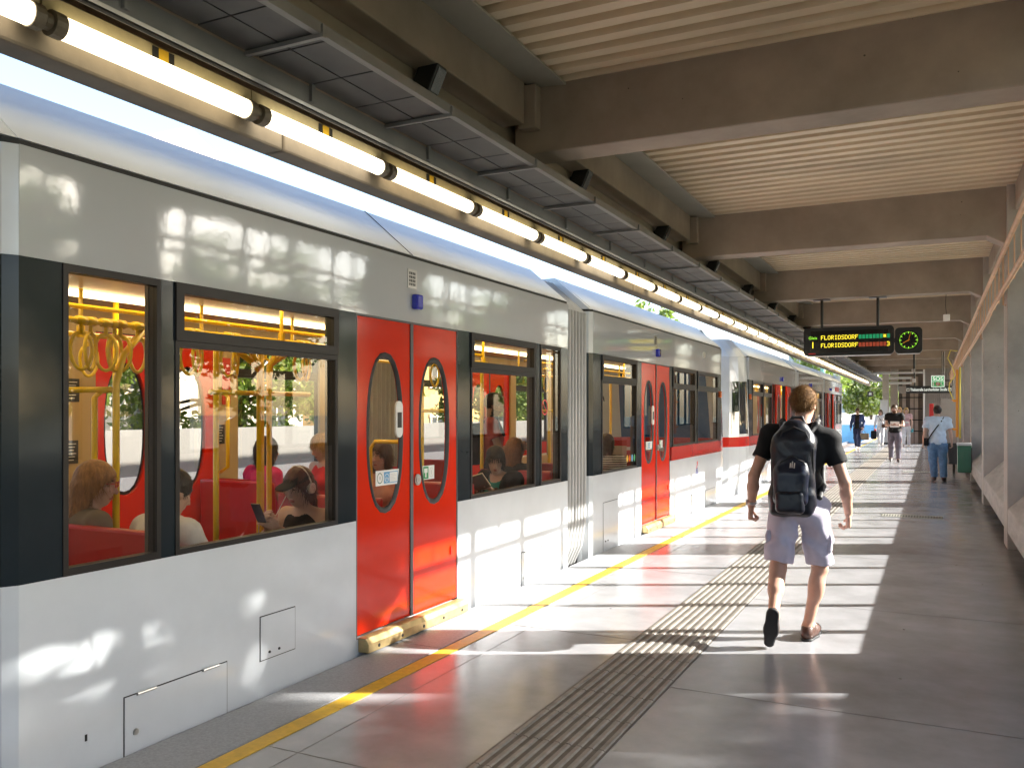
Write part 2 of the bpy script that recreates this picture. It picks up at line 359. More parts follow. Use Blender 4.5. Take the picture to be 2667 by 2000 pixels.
# ------------------------------------------------------------ tube lamps
def tube_lamp():
    t = thing('tube_lamp', 'x', 'lamp', (-3.37, 0, 3.27), 'tube lamps above the platform edge')
    MB().tube([(-3.37, 0, 3.27), (-3.37, 1.10, 3.27)], .05, 16).build('glowing_tube', M['tube'], t, smooth=False)
    for s, y0, y1 in ((0, -.055, -.001), (1, 1.101, 1.15)):
        b = MB(); b.tube([(-3.37, y0, 3.27), (-3.37, y1, 3.27)], [.056, .056], 16)
        if s: b.tube([(-3.37, y1, 3.27), (-3.37, y1 + .014, 3.27), (-3.37, y1 + .015, 3.27), (-3.37, y1 + .044, 3.27)], [.03, .03, .037, .037], 12)
        b.build('end_cap', M['lampcap'], t)
    b = MB(); b.box(-3.452, -3.395, -.07, 1.17, 3.325, 3.40); b.build('batten', M['lampbody'], t)
    b = MB(); b.box(-3.394, -3.389, .50, .63, 3.335, 3.39); b.box(-3.3889, -3.3885, .535, .595, 3.335, 3.39, 1); b.build('sticker', [M['dark'], M['yellow']], t)
    return t
lamp0 = tube_lamp(); NL = 44; i = 0
for kk in range(-3, 41):
    o = lamp0 if kk == -3 else copy_tree(lamp0)
    o.location.y = 2.44 + 1.25 * kk
    for ch in o.children:
        if ch.name.startswith('glowing_tube'): ch.material_slots[0].link = 'OBJECT'; ch.material_slots[0].material = TUBES[(kk * 7 + 3) % 4]
    j = kk + 1
    o['label'] = 'glowing tube lamp overhead, behind the viewpoint' if kk < -1 else ('cut off glowing tube lamp at the near end of the lamp row' if j == 0 else f'glowing tube lamp, {ordw(j - 1)} whole one from the near end of the row')
# black spotlights on the girder web
def spot():
    t = thing('spotlight', 'x', 'spotlight', (-3.1, 0, 3.75), 'black spotlights under the roof')
    b = MB(); b.box(-3.13, -2.98, -.06, .06, 3.66, 3.86); b.build('housing', M['black'], t, bevel=.01)
    MB().tube([(-3.158, 0, 3.72), (-3.12, 0, 3.72)], .02, 8).build('bracket', M['black'], t)
    b = MB(); b.box(-2.979, -2.972, -.05, .05, 3.68, 3.84); b.build('lens', M['screen'], t)
    for c in t.children:
        for v in c.data.vertices:
            v.co = Matrix.Rotation(R(25), 4, 'Y') @ v.co
    return t
s0 = spot()
for i in range(14):
    o = s0 if i == 0 else copy_tree(s0); o.location.y = 4.93 + 2.77 * i; o.location.z = 3.88
    o['label'] = f'black box spotlight on the girder, {ordw(i)} from the near end'

# ------------------------------------------------------------ trains
TX, XF = -3.43, -6.08
XC = (TX + XF) / 2
def side(s, d):                      # x at depth d inside the near (s=1) or far (s=-1) side
    return TX - d if s > 0 else XF + d
def sbox(mb, s, d0, d1, y0, y1, z0, z1, m=0):
    a, b = side(s, d0), side(s, d1); mb.box(min(a, b), max(a, b), y0, y1, z0, z1, m)
def complement(y0, y1, ops):
    out = []; c = y0
    for a, b in sorted(ops):
        if a > c + 1e-4: out.append((c, a))
        c = max(c, b)
    if c < y1 - 1e-4: out.append((c, y1))
    return out
def window(t, s, y0, y1, vent, zb=.89, zt=2.27):
    f = MB(); w_ = .032
    D0, D1 = -.006, .05
    def ringf(a, b, c, d, w_, wz, d0=D0):
        sbox(f, s, d0, D1, a, a + w_, c, d); sbox(f, s, d0, D1, b - w_, b, c, d)
        sbox(f, s, d0, D1, a + w_, b - w_, c, c + wz); sbox(f, s, d0, D1, a + w_, b - w_, d - wz, d)
    panes = []
    if vent:
        ringf(y0, y1, 1.975, zt, .05, .055, -.014); ringf(y0, y1, zb, 1.974, .026, .03)
        panes = [(y0 + .045, y1 - .045, 2.02, zt - .05), (y0 + .02, y1 - .02, zb + .025, 1.95)]
        sbox(f, s, .0, .02, y0 + .1, y0 + .16, 1.985, 2.0)
    else:
        ringf(y0, y1, zb, zt, .026, .035); panes = [(y0 + .02, y1 - .02, zb + .03, zt - .03)]
    fo = f.build('window', M['frame'], t)
    x = side(s, .008)
    for a, b, c, d in panes:
        MB().quad((x, a, c), (x, b, c), (x, b, d), (x, a, d)).build('pane', M['glass'], fo)
    return fo
def leaf_mesh(mb, s, y0, y1, z0, z1, oc, ow, oz0, oz1, d0, d1, N=56):
    # door leaf with a tall round-ended opening, plus the rim of that opening
    cy, cz = oc, (oz0 + oz1) / 2; hw = ow / 2; hh = (oz1 - oz0) / 2 - hw
    angs = sorted(set([2 * math.pi * k / N for k in range(N)] + [math.atan2(zz - cz, yy - cy) % (2 * math.pi) for yy in (y0, y1) for zz in (z0, z1)]))
    inn = []; out = []
    for a in angs:
        ca, sa = math.cos(a), math.sin(a)
        # superellipse-like oval
        e = 2.35; r = 1 / ((abs(ca) / hw) ** e + (abs(sa) / (hh + hw)) ** e) ** (1 / e); inn.append((cy + r * ca, cz + r * sa))
        tt = min(((y1 - cy) / ca if ca > 1e-9 else (y0 - cy) / ca if ca < -1e-9 else 1e9), ((z1 - cz) / sa if sa > 1e-9 else (z0 - cz) / sa if sa < -1e-9 else 1e9))
        out.append((cy + tt * ca, cz + tt * sa))
    n = len(angs); vs = []
    for d in (d0, d1):
        x = side(s, d)
        vs += [(x, *p) for p in inn] + [(x, *p) for p in out]
    fs = []
    for k in range(n):
        j = (k + 1) % n
        fs += [(k, j, n + j, n + k), (2 * n + k, 3 * n + k, 3 * n + j, 2 * n + j), (k, 2 * n + k, 2 * n + j, j), (n + k, n + j, 3 * n + j, 3 * n + k)]
    mb.add(vs, fs); return inn
def door_leaf(t, s, y0, y1, oc, ow, zt=2.255, zb=.125, d0=.006, oz=(.915, 2.02), sticker=None, mate=None):
    b = MB(); inn = leaf_mesh(b, s, y0, y1, zb, zt, oc, ow, oz[0], oz[1], d0, d0 + .035)
    lf = b.build('door_leaf', mate or M['red'], t)
    rb = MB(); n = len(inn); cy = oc; cz = sum(oz) / 2; x0, x1, x2 = side(s, d0 - .006), side(s, d0 + .001), side(s, d0 + .012)
    def sc_(p, k): return (cy + (p[0] - cy) * (1 + k / (ow / 2)), cz + (p[1] - cz) * (1 + k / ((oz[1] - oz[0]) / 2)))
    vs = [(x1, *sc_(p, .012)) for p in inn] + [(x0, *sc_(p, .004)) for p in inn] + [(x0, *sc_(p, -.012)) for p in inn] + [(x2, *sc_(p, -.03)) for p in inn]
    fs = [(q * n + k, q * n + (k + 1) % n, (q + 1) * n + (k + 1) % n, (q + 1) * n + k) for q in range(3) for k in range(n)]
    rb.add(vs, fs); rb.build('window_rubber', M['rubber'], lf, smooth=True)
    g = MB(); x = side(s, d0 + .014); g.add([(x, *sc_(p, .002)) for p in inn], [tuple(range(n))]); g.build('pane', M['glass'], lf)
    return lf
def doorway(t, s, y0, y1, closed=True, step=True, detail=True, inside=False):
    m_ = (y0 + y1) / 2; f = MB()
    for a, b in ((y0, y0 + .014), (y1 - .014, y1)): sbox(f, s, .002, .06, a, b, .10, 2.27)
    sbox(f, s, .002, .06, y0 + .014, y1 - .014, 2.257, 2.27)
    if closed: sbox(f, s, -.002, .045, m_ - .018, m_ + .018, .12, 2.256)
    f.build('door_frame', M['rubber'] if not closed else M['seam'], t)
    if closed:
        L_ = door_leaf(t, s, y0 + .015, m_ - .019, y0 + .345, .425)
        R_ = door_leaf(t, s, m_ + .019, y1 - .015, y1 - .35, .425)
    else:
        L_ = door_leaf(t, s, y0 - .60, y0 + .05, y0 - .27, .41, d0=-.055); R_ = door_leaf(t, s, y1 - .05, y1 + .60, y1 + .27, .41, d0=-.055)
        g = MB(); g.tube([(side(s, .12), y0 + .12, .5), (side(s, .12), y0 + .12, 1.9)], .03); g.build('grab_pole', M['yrail'], t)
    if step:
        b = MB(); x0 = TX + .001
        b.prism([(x0, .015), (x0 + .085, .015), (x0 + .085, .075), (x0 + .06, .112), (x0, .112)], 'y', y0 + .02, y1 + .03)
        st = b.build('door_step', M['brass'], t, bevel=.004)
        r = MB()
        for k in range(5): r.box(x0 + .002, x0 + .06, y0 + .06, y1, .1125 , .1135)if k == 9 else r.box(x0 + .006 + k * .011, x0 + .010 + k * .011, y0 + .05, y1, .1121, .1150)
        r.build('ribs', M['brass'], st)
        r = MB()
        for k in range(5): r.tube([(x0 + .0851, y0 + .14 + k * (y1 - y0 - .22) / 4, .045), (x0 + .088, y0 + .14 + k * (y1 - y0 - .22) / 4, .045)], .012, 10)
        r.build('studs', M['rubber'], st)
    return L_, R_
def section(t, y0, y1, wins, doors, open_doors=(), stripe=None, near_detail=True, far_doors=None):
    ops = [(a, b) for a, b, v in wins] + list(doors) + list(open_doors); dz = list(doors) + list(open_doors)
    for s in (1, -1):
        b = MB()
        for a, c in complement(y0, y1, dz): sbox(b, s, 0, .05, a, c, -.30, .889)
        for a, c in dz: sbox(b, s, 0, .05, a, c, -.30, .10)
        b.build('lower_panel', M['white'], t)
        b = MB(); b.prism([(side(s, 0), 2.271), (side(s, -.007), 2.735), (side(s, .05), 2.735), (side(s, .05), 2.271)], 'y', y0, y1); b.build('upper_panel', M['upper'], t)
        b = MB(); sbox(b, s, .012, .05, y0, y1, 2.736, 2.760); b.build('rain_gutter', M['rubber'], t)
        for a, c in complement(y0, y1, ops):
            b = MB(); sbox(b, s, 0, .045, a, c, 1.091 if stripe and a >= stripe - .3 else .89, 2.27); b.build('window_pillar', M['band'], t)
        if stripe:
            b = MB(); sbox(b, s, -.001, .046, stripe, y1, .89, 1.09); b.build('red_stripe', M['redstripe'], t)
        for a, c, v in wins: window(t, s, a, c, v, 1.09 if (stripe and a >= stripe) else .89)
        li = MB()
        for a, c in complement(y0, y1, ops): sbox(li, s, .051, .075, a - .03, c + .03, .05, 2.40)
        for a, c in complement(y0, y1, dz): sbox(li, s, .051, .07, a, c, .05, .86)
        sbox(li, s, .051, .07, y0, y1, 2.26, 2.42)
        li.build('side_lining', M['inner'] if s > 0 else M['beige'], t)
        for a, c in doors: 
            lr = doorway(t, s, a, c, True, s > 0)
            if s > 0: DL.append(lr)
        for a, c in open_doors: doorway(t, s, a, c, s < 0, s > 0)
    b = MB(); b.prism([(TX - .002, 2.762), (TX - .43, 3.13), (XF + .43, 3.13), (XF + .002, 2.762)], 'y', y0, y1); b.build('roof', M['roofp'], t)
    b = MB(); b.box(XF + .08, TX - .08, y0, y1, -.15, .02); b.build('floor_pan', M['ifloor'], t)
    b = MB(); b.box(XF + .08, TX - .08, y0, y1, 2.44, 2.48); b.build('ceiling_panel', M['iceil'], t)
    b = MB(); b.box(XC + .45, XC + .53, y0 + .1, y1 - .1, 2.405, 2.438); b.box(XC - .53, XC - .45, y0 + .1, y1 - .1, 2.405, 2.438); b.build('strip_light', M['striplight'], t)
    b = MB()
    b.tube([(XC + .40, y0 + .15, 2.215), (XC + .40, y1 - .15, 2.215)], .015, 10)
    for x in (XC + .47 - .02, XC - .35):
        b.tube([(x, y0 + .15, 2.13), (x, y1 - .15, 2.13)], .017, 10)
        for y in np.arange(y0 + .5, y1 - .2, 1.05): b.tube([(x, y, 2.13), (x, y, 2.438)], .014, 8); b.tube([(x, y, 2.11), (x, y, 2.19)], .026, 10)
    b.build('overhead_rail', M['yrail'], t)
def endcap(t, y, d):                 # bevelled end of a section (d: -1 near end, +1 far end)
    for s in (1, -1):
        b = MB(); o, i_ = 0.0, .11
        pr = [(side(s, 0), y), (side(s, .03), y + d * .055), (side(s, .10), y + d * .085), (side(s, .16), y + d * .085), (side(s, .16), y)]
        for z0, z1, m in ((-.30, .889, 0), (.89, 2.27, 1), (2.271, 2.735, 0), (2.736, 2.76, 2)): b.prism(pr, 'z', z0, z1, m)
        b.build('end_frame', [M['white'], M['band'], M['rubber']], t)
    b = MB(); b.prism([(TX - .01, 2.762), (TX - .43, 3.13), (XF + .43, 3.13), (XF + .01, 2.762)], 'y', min(y, y + d * .085), max(y, y + d * .085)); b.build('roof_end', M['roofp'], t)
def bellows(t, y0, y1):
    prof = [(-.60, -.26), (-.34, -.20), (-.17, -.08), (-.08, .12), (-.035, .40), (-.03, .9), (-.03, 2.70), (-.44, 3.07), (-1.0, 3.09)]
    half = [Vector((TX + x, z)) for x, z in prof]
    full = half + [Vector((2 * XC - p.x, p.y)) for p in reversed(half)]
    n = len(full); vs = []; fs = []; N = 7; rows = []
    for k in range(N):
        a = y0 + (y1 - y0) * k / N; w_ = (y1 - y0) / N
        for fy, ins in ((.04, .07), (.22, .012), (.36, 0), (.60, 0), (.76, .012), (.94, .07)): rows.append((a + w_ * fy, ins))
    for y, ins in rows:
        for p in full:
            c = Vector((XC, 1.45)); d = (p - c); q = Vector((p.x - math.copysign(ins, d.x) if abs(d.x) > .9 else p.x, p.y - (ins if p.y > 2.9 else 0))); vs.append((q.x, y, q.y))
    for r in range(len(rows) - 1):
        for k in range(n - 1): fs.append((r * n + k, r * n + k + 1, (r + 1) * n + k + 1, (r + 1) * n + k))
    b = MB(); b.add(vs, fs); b.build('bellows', M['bellow'], t, smooth=False)
    b = MB(); b.box(XF + .3, TX - .3, y0, y1, -.12, .02); b.build('gangway_floor', M['ifloor'], t)
def nose(t, y, d):
    # rounded cab end: full width at y, tapering in direction d
    plan = [(0, 0), (.02, .22), (.10, .52), (.24, .80), (.42, 1.0), (.72, 1.16), (1.325, 1.24)]
    lv = [(-.30, .10, .06), (.25, .03, .02), (.60, 0, 0), (.889, 0, 0), (.89, 0, 0), (1.09, 0, 0), (1.091, 0, 0), (1.6, .15, .01), (2.2, .33, .03), (2.735, .50, .06), (3.10, .72, .36)]
    def pt(j, i):
        z, lean, ins = lv[j]; px, py = plan[i]; L_ = 1.24 - lean
        return (px + ins, y + d * max(0.0, py * L_ / 1.24), z)
    b = MB(); vs = []; nP = len(plan); nV = len(lv)
    for j in range(nV):
        row = [pt(j, i) for i in range(nP)]
        vs += [(TX - a, yy, z) for a, yy, z in row] + [(XF + a, yy, z) for a, yy, z in reversed(row[:-1])]
    n = 2 * nP - 1; fs = []; ms = []
    for j in range(nV - 1):
        for k in range(n - 1):
            fs.append((j * n + k, j * n + k + 1, (j + 1) * n + k + 1, (j + 1) * n + k))
            wind = (6 <= j <= 8) and (4 <= k <= n - 6)
            ms.append(1 if j == 4 else 2 if wind else 3 if j == 9 else 0)
    fs.append(tuple((nV - 1) * n + k for k in range(n))); ms.append(3)
    b.v = vs; b.f = fs; b.m = ms
    b.build('cab_shell', [M['white'], M['redstripe'], M['bglass'], M['roofp']], t)
    for s in (1, -1):                 # cab side windows, proud of the shell
        for (i0, i1, f0, f1) in ((0, 2, .28, .95), (2, 3, .25, .95)):
            g = MB(); q = []
            def at(i, fr, z):
                j = max(k for k in range(nV) if lv[k][0] <= z); j = min(j, nV - 2); u = (z - lv[j][0]) / max(1e-6, lv[j + 1][0] - lv[j][0])
                A = Vector(pt(j, i)).lerp(Vector(pt(j + 1, i)), u); B = Vector(pt(j, i + 1)).lerp(Vector(pt(j + 1, i + 1)), u); C = A.lerp(B, fr)
                return (TX + .006 - C.x if s > 0 else XF - .006 + C.x, C.y, z)
            if i0 == 0: cols = [(0, .35), (1, 0), (1, .5), (1, .93)]
            else: cols = [(2, .02), (2, .45), (2, .75)]
            zs = [1.15, 1.6, 2.0, 2.22]
            vv = [at(i, fr, z) for z in zs for i, fr in cols]; nc = len(cols)
            g.add(vv, [(a * nc + c, a * nc + c + 1, (a + 1) * nc + c + 1, (a + 1) * nc + c) for a in range(3) for c in range(nc - 1)]); g.build('cab_window', M['dglass'], t)
    b = MB()
    for s in (1, -1): sbox(b, s, -.035, .02, y - d * .10 - .03, y - d * .10 + .03, 1.86, 1.97)
    b.build('indicator_lamp', M['orange'], t, bevel=.008)
def seat(t, x0, x1, y, d, zt=1.0):
    b = MB()
    b.prism([(y - d * .02, .42), (y + d * .03, .42), (y - d * .03, zt), (y - d * .09, zt), (y - d * .075, .40)], 'x', x0, x1)
    b.prism([(y + d * .031, .36), (y + d * .46, .40), (y + d * .46, .45), (y + d * .031, .43)], 'x', x0, x1)
    b.box(x0 + .08, x1 - .08, min(y + d * .06, y + d * .36), max(y + d * .06, y + d * .36), .021, .359)
    return b.build('seat', M['seat'], t, bevel=.018)
def strap(t, x, y, z=2.13, a=0.):
    b = MB(); b.tube([(x, y - .03, z), (x, y + .03, z)], .026, 10)
    b.tube([(x, y, z - .02), (x, y, z - .075)], .012, 8)
    pts = [(x + .058 * math.sin(t_) * math.sin(a), y + .058 * math.sin(t_) * math.cos(a) * (1 + .15 * math.cos(t_)), z - .172 + .105 * math.cos(t_)) for t_ in [2 * math.pi * k / 18 for k in range(19)]]
    b.tube(pts, .0115, 6, caps=False); b.build('hand_strap', M['yrail'], t, smooth=True)
def ypole(t, pts, r=.018, name='grab_pole'):
    MB().tube(pts, r, 10).build(name, M['yrail'], t, smooth=True)
DL = []
T1 = thing('light_rail_train', 'grey white articulated train with closed red doors beside the platform, nearest the viewer', 'train', (XC, 5, 0), 'trains standing at the platform')
section(T1, -4.0, 1.42, [(-3.6, -2.4, True), (-.6, .5, True), (.62, 1.2, False)], [(-2.2, -.85)])
endcap(T1, 1.42, 1); bellows(T1, 1.50, 2.12)
section(T1, 2.29, 8.28, [(2.49, 3.02, False), (3.11, 4.42, True), (6.18, 7.46, True), (7.58, 8.09, False)], [(4.62, 5.97)])
endcap(T1, 2.29, -1); bellows(T1, 8.29, 8.93); endcap(T1, 9.02, -1)
section(T1, 9.02, 15.5, [(9.30, 10.60, True), (12.30, 13.63, True), (13.77, 15.22, True)], [(10.80, 12.16)], stripe=12.24)
nose(T1, 15.5, 1)
T2 = thing('light_rail_train', 'grey white train with slanted cab and open doors, standing beyond the nearest train', 'train', (XC, 28, 0), 'trains standing at the platform')
section(T2, 18.1, 24.75, [(18.5, 19.75, True), (19.83, 20.9, True)], [], [(21.85, 22.95)], stripe=18.1)
nose(T2, 18.1, -1); bellows(T2, 24.76, 25.4)
section(T2, 25.42, 31.4, [(25.7, 27.0, True), (29.2, 31.0, True)], [(27.4, 28.75)])
bellows(T2, 31.42, 32.0)
section(T2, 32.02, 38.4, [(35.2, 36.4, True), (36.6, 38.1, True)], [], [(33.3, 34.5)], stripe=34.6)
MB().box(XF + .06, TX - .06, 38.402, 38.46, -.3, 3.1).build('rear_wall', M['white'], T2)
txt('destination_text', 'U6', .18, (TX + .004, 37.6, 2.5), (R(90), 0, R(90)), M['ledr'], T2)
MB().box(TX + .001, TX + .012, 35.6, 37.0, 2.38, 2.56).build('destination_panel', M['redpaint'], T2)
# interior furniture of the near train
for x0, x1, y, d in ((-4.62, -3.52, 3.18, 1), (-4.45, -3.52, 4.98, -1), (-5.99, -5.15, 3.0, 1), (-5.99, -5.15, 7.05, -1), (-5.99, -5.15, 5.80, 1),
                     (-4.35, -3.52, 6.45, 1), (-4.35, -3.52, 8.0, -1), (-5.99, -5.2, 7.9, -1), (-4.3, -3.52, 10.78 - .10, -1), (-4.3, -3.52, 9.35, 1), (-5.99, -5.2, 9.4, 1), (-4.35, -3.52, 13.0, 1), (-5.99, -5.2, 14.2, -1)):
    seat(T1, x0, x1, y, d)
XR = XC + .45
for y, a in ((3.24, .3), (3.30, -.4), (3.40, .5), (3.46, -.2), (3.50, .6), (3.62, .1), (4.02, .4), (4.09, -.3), (4.36, .2), (4.43, -.5), (5.10, .2), (5.17, -.2), (5.5, .3), (6.7, .3), (6.78, -.4), (7.05, .2), (9.7, .2), (10.0, -.2), (11.4, .3)): strap(T1, XR, y, 2.13, a)
for y in (3.9, 4.6, 5.6, 6.6): strap(T1, XC - .35, y, 2.13, .3)
ypole(T1, [(XR, 3.47, .02), (XR, 3.47, 1.78), (XR, 3.52, 1.95), (XR, 3.68, 2.12)], .02)
ypole(T1, [(XR - .25, 3.52, .55), (XR - .25, 3.52, 1.70), (XR - .22, 3.55, 1.745), (XR, 3.47, 1.745)])
ypole(T1, [(XR - .7, 3.3, 1.745), (XR, 3.47, 1.745)])
ypole(T1, [(XR, 4.68, .30), (XR, 4.66, .42), (XR, 4.66, 1.95), (XR, 4.5, 2.12)], .02); ypole(T1, [(XR, 4.68, .30), (XR, 4.76, .42), (XR, 4.76, 1.95), (XR, 4.9, 2.12)], .02)
ypole(T1, [(XR - .02, 4.70, .02), (XR - .02, 4.70, 2.10)], .022)
ypole(T1, [(XR, 4.2, 1.745), (XR, 5.2, 1.745)]); ypole(T1, [(XR, 4.25, 2.13), (XR - .02, 4.62, 1.96), (XR, 4.66, 1.9)], .022); ypole(T1, [(XR, 5.12, 2.13), (XR - .02, 4.80, 1.96), (XR, 4.76, 1.9)], .022); ypole(T1, [(-5.4, 4.35, .05), (-5.4, 4.35, 2.43)], .022); ypole(T1, [(-5.95, 5.93, 1.05), (-5.86, 5.93, 1.1), (-5.86, 5.93, 1.75), (-5.95, 5.93, 1.8)])
ypole(T1, [(-3.62, 4.56, .5), (-3.60, 4.56, 1.75), (-3.62, 4.56, 1.9)]) if False else None
ypole(T1, [(XR, 6.0, .02), (XR, 6.0, 1.3), (XR + .05, 6.0, 1.36), (XR + .4, 6.0, 1.36), (XR + .45, 6.0, 1.3), (XR + .45, 6.0, .5)], .018)
for y in (2.75, 4.3, 5.6, 6.9, 8.1, 9.9, 10.7, 12.2, 13.7): ypole(T1, [(XR - .05, y, .02), (XR - .05, y, 2.12)], .02)
ypole(T1, [(XR, 6.6, 1.62), (XR, 7.6, 1.62)]); ypole(T1, [(XR, 9.5, 1.62), (XR, 10.4, 1.62)])
MB().box(XF + .08, XF + .56, 5.86, 5.885, .05, 1.0).build('partition', M['seat'], T1)
MB().box(XF + .076, XF + .085, 6.0, 6.10, 1.68, 2.12).build('emergency_panel', M['redpaint'], T1)
for y, z in ((4.45, 1.78), (4.44, 1.30), (5.98, 1.40)):
    b = MB(); b.box(XF + .076, XF + .082, y - .05, y + .05, z - .09, z + .09, 0)
    for k in range(6): b.box(XF + .0822, XF + .083, y - .04, y + .03 - .01 * (k % 3), z + .06 - k * .025, z + .066 - k * .025, 1)
    b.build('notice', [M['signdark'], M['paper']], T1)
# outside details of the near train
def panel_hatch(y0, y1, z0, z1, name='service_hatch', locks=(), hinges=()):
    b = MB(); x = TX + .0006; w_ = .006
    b.box(x, x + .0008, y0 - w_, y1 + w_, z0 - w_, z1 + w_); g = b.build(name, M['rubber'], T1)
    MB().box(x + .0009, x + .004, y0, y1, z0, z1).build('hatch_cover', M['white'], g)
    for y, z, q in locks: MB().tube([(x + .0041, y, z), (x + .009, y, z)], q, 12).build('lock', M['steel'] if len(locks) == 1 else M['rubber'], g)
    for y in hinges: MB().tube([(x + .010, y - .055, z1 + .002), (x + .010, y + .055, z1 + .002)], .008, 8).build('hinge', M['steel'], g)
panel_hatch(2.81, 3.46, -.02, .262, locks=[(2.87, .085, .016)], hinges=(2.93, 3.34))
panel_hatch(3.72, 4.01, .20, .446, locks=[(3.79, .235, .008), (3.87, .235, .008)])
panel_hatch(7.15, 7.75, -.02, .30, locks=[(7.2, .06, .012)], hinges=(7.25, 7.65))
panel_hatch(9.35, 9.85, -.02, .55, locks=[(9.42, .10, .010), (9.5, .10, .010)])
panel_hatch(12.9, 14.1, .02, .28, locks=[(13.0, .10, .010)], hinges=(13.1, 13.9)); panel_hatch(14.3, 15.0, .02, .28, locks=[(14.4, .10, .010)])
def vent(t, y, z):
    b = MB(); x = TX + .001; b.box(x, x + .008, y - .06, y + .06, z - .07, z + .07, 0)
    for i in range(4):
        for j in range(4): b.box(x + .0081, x + .009, y - .042 + i * .022, y - .028 + i * .022, z - .05 + j * .027, z - .031 + j * .027, 1)
    b.build('door_speaker', [M['steel'], M['rubber']], t)
def bluebox(t, y, z):
    b = MB(); b.box(TX + .001, TX + .055, y - .045, y + .045, z - .055, z + .055); b.build('warning_lamp', M['bluelamp'], t, bevel=.014)
vent(T1, 5.29, 2.585); bluebox(T1, 5.33, 2.42); vent(T1, 11.42, 2.585); bluebox(T1, 11.48, 2.42)
MB().tube([(TX + .001, 14.16, 2.55), (TX + .03, 14.16, 2.55)], .05, 14).build('side_camera', M['steel'], T1)
bluebox(T2, 22.4, 2.42); bluebox(T2, 28.1, 2.42); bluebox(T2, 33.9, 2.42)
MB().box(TX + .001, TX + .003, 5.37, 5.372, 2.74, 3.1) if False else None
b = MB(); b.prism([(TX + .0005, 2.765), (TX - .428, 3.134), (TX - .43, 3.131), (TX - .001, 2.763)], 'y', 5.30, 5.308); b.build('roof_seam', M['rubber'], T1)
# door furniture: handle, button, stickers, key plate
def stadium(mb, x, cy, cz, w_, h, m=0, t_=.003, n=10):
    pts = []
    for k in range(n + 1): a = math.pi * k / n; pts.append((cy + w_ / 2 * math.cos(a), cz + h / 2 - w_ / 2 + w_ / 2 * math.sin(a)))
    for k in range(n + 1): a = math.pi + math.pi * k / n; pts.append((cy + w_ / 2 * math.cos(a), cz - h / 2 + w_ / 2 + w_ / 2 * math.sin(a)))
    mb.prism(pts, 'x', x, x + t_, m)
def door_kit(lr, ya, yb, fine):
    Lf, Rf = lr; x = TX - .006 + .009
    b = MB(); stadium(b, x - .004, ya + .495, 1.56, .085, .26, 0, .014); b.box(x + .0101, x + .0112, ya + .468, ya + .522, 1.50, 1.61, 1); b.build('door_handle', [M['paper'], M['rubber']], Lf)
    b = MB(); b.tube([(x - .005, yb - .60, 1.11), (x + .004, yb - .60, 1.11)], .042, 20, 0); b.tube([(x + .0041, yb - .60, 1.11), (x + .010, yb - .60, 1.11)], .026, 16, 1); b.tube([(x + .0101, yb - .60, 1.11), (x + .012, yb - .60, 1.11)], .016, 14, 0); b.build('open_button', [M['steel'], M['boxgrey']], Rf)
    y0 = ya + .235; z0, z1 = 1.10, 1.205; xs = TX - .011
    b = MB(); b.box(xs, xs + .0015, y0, y0 + .285, z0, z1, 0)
    xs += .0016
    b.box(xs, xs + .0006, y0 + .098, y0 + .27, z0 + .012, z1 - .012, 1); b.box(xs + .0007, xs + .0012, y0 + .168, y0 + .264, z0 + .018, z1 - .018, 0)
    b.ring((xs + .001, y0 + .133, z0 + .05), .025, .029, (1, 0, 0), 24, 0); b.ring((xs + .001, y0 + .048, z0 + .052), .028, .033, (1, 0, 0), 24, 2, 1, 1.15)
    for q in (-.012, .012): b.ring((xs + .001, y0 + .133 + q, z0 + .044), .006, .0085, (1, 0, 0), 14, 0)
    b.tube([(xs + .001, y0 + .121, z0 + .044), (xs + .001, y0 + .130, z0 + .058), (xs + .001, y0 + .145, z0 + .044)], .0012, 4, 0)
    b.box(xs, xs + .0006, y0 + .042, y0 + .060, z0 + .042, z0 + .064, 3)
    for k in range(5): b.box(xs + .0013, xs + .0016, y0 + .174, y0 + .25 - .014 * (k % 3), z0 + .03 + k * .0105, z0 + .033 + k * .0105, 3)
    b.build('bicycle_sticker', [M['paper'], M['bluehoard'], M['green'], M['boxgrey']], Lf)
    y0 = yb - .51; b = MB(); b.box(xs - .0016, xs - .0001, y0, y0 + .165, z0, z1, 0); b.box(xs, xs + .0006, y0 + .006, y0 + .080, z0 + .006, z1 - .006, 1)
    b.box(xs + .0007, xs + .0012, y0 + .018, y0 + .066, z0 + .052, z0 + .085, 0); b.box(xs + .0007, xs + .0012, y0 + .034, y0 + .05, z0 + .018, z0 + .0519, 0)
    b.ring((xs + .0005, y0 + .122, z0 + .052), .027, .031, (1, 0, 0), 24, 2, 1, 1.2); b.box(xs, xs + .0005, y0 + .117, y0 + .127, z0 + .035, z0 + .07, 2); b.build('door_sticker', [M['paper'], M['greensign'], M['boxgrey']], Rf)
    b = MB(); stadium(b, x - .006, yb - .105, .515, .022, .07, 0, .008); b.build('key_plate', M['redstripe'], Rf)
door_kit(DL[1], 4.62, 5.97, True); door_kit(DL[2], 10.80, 12.16, False)
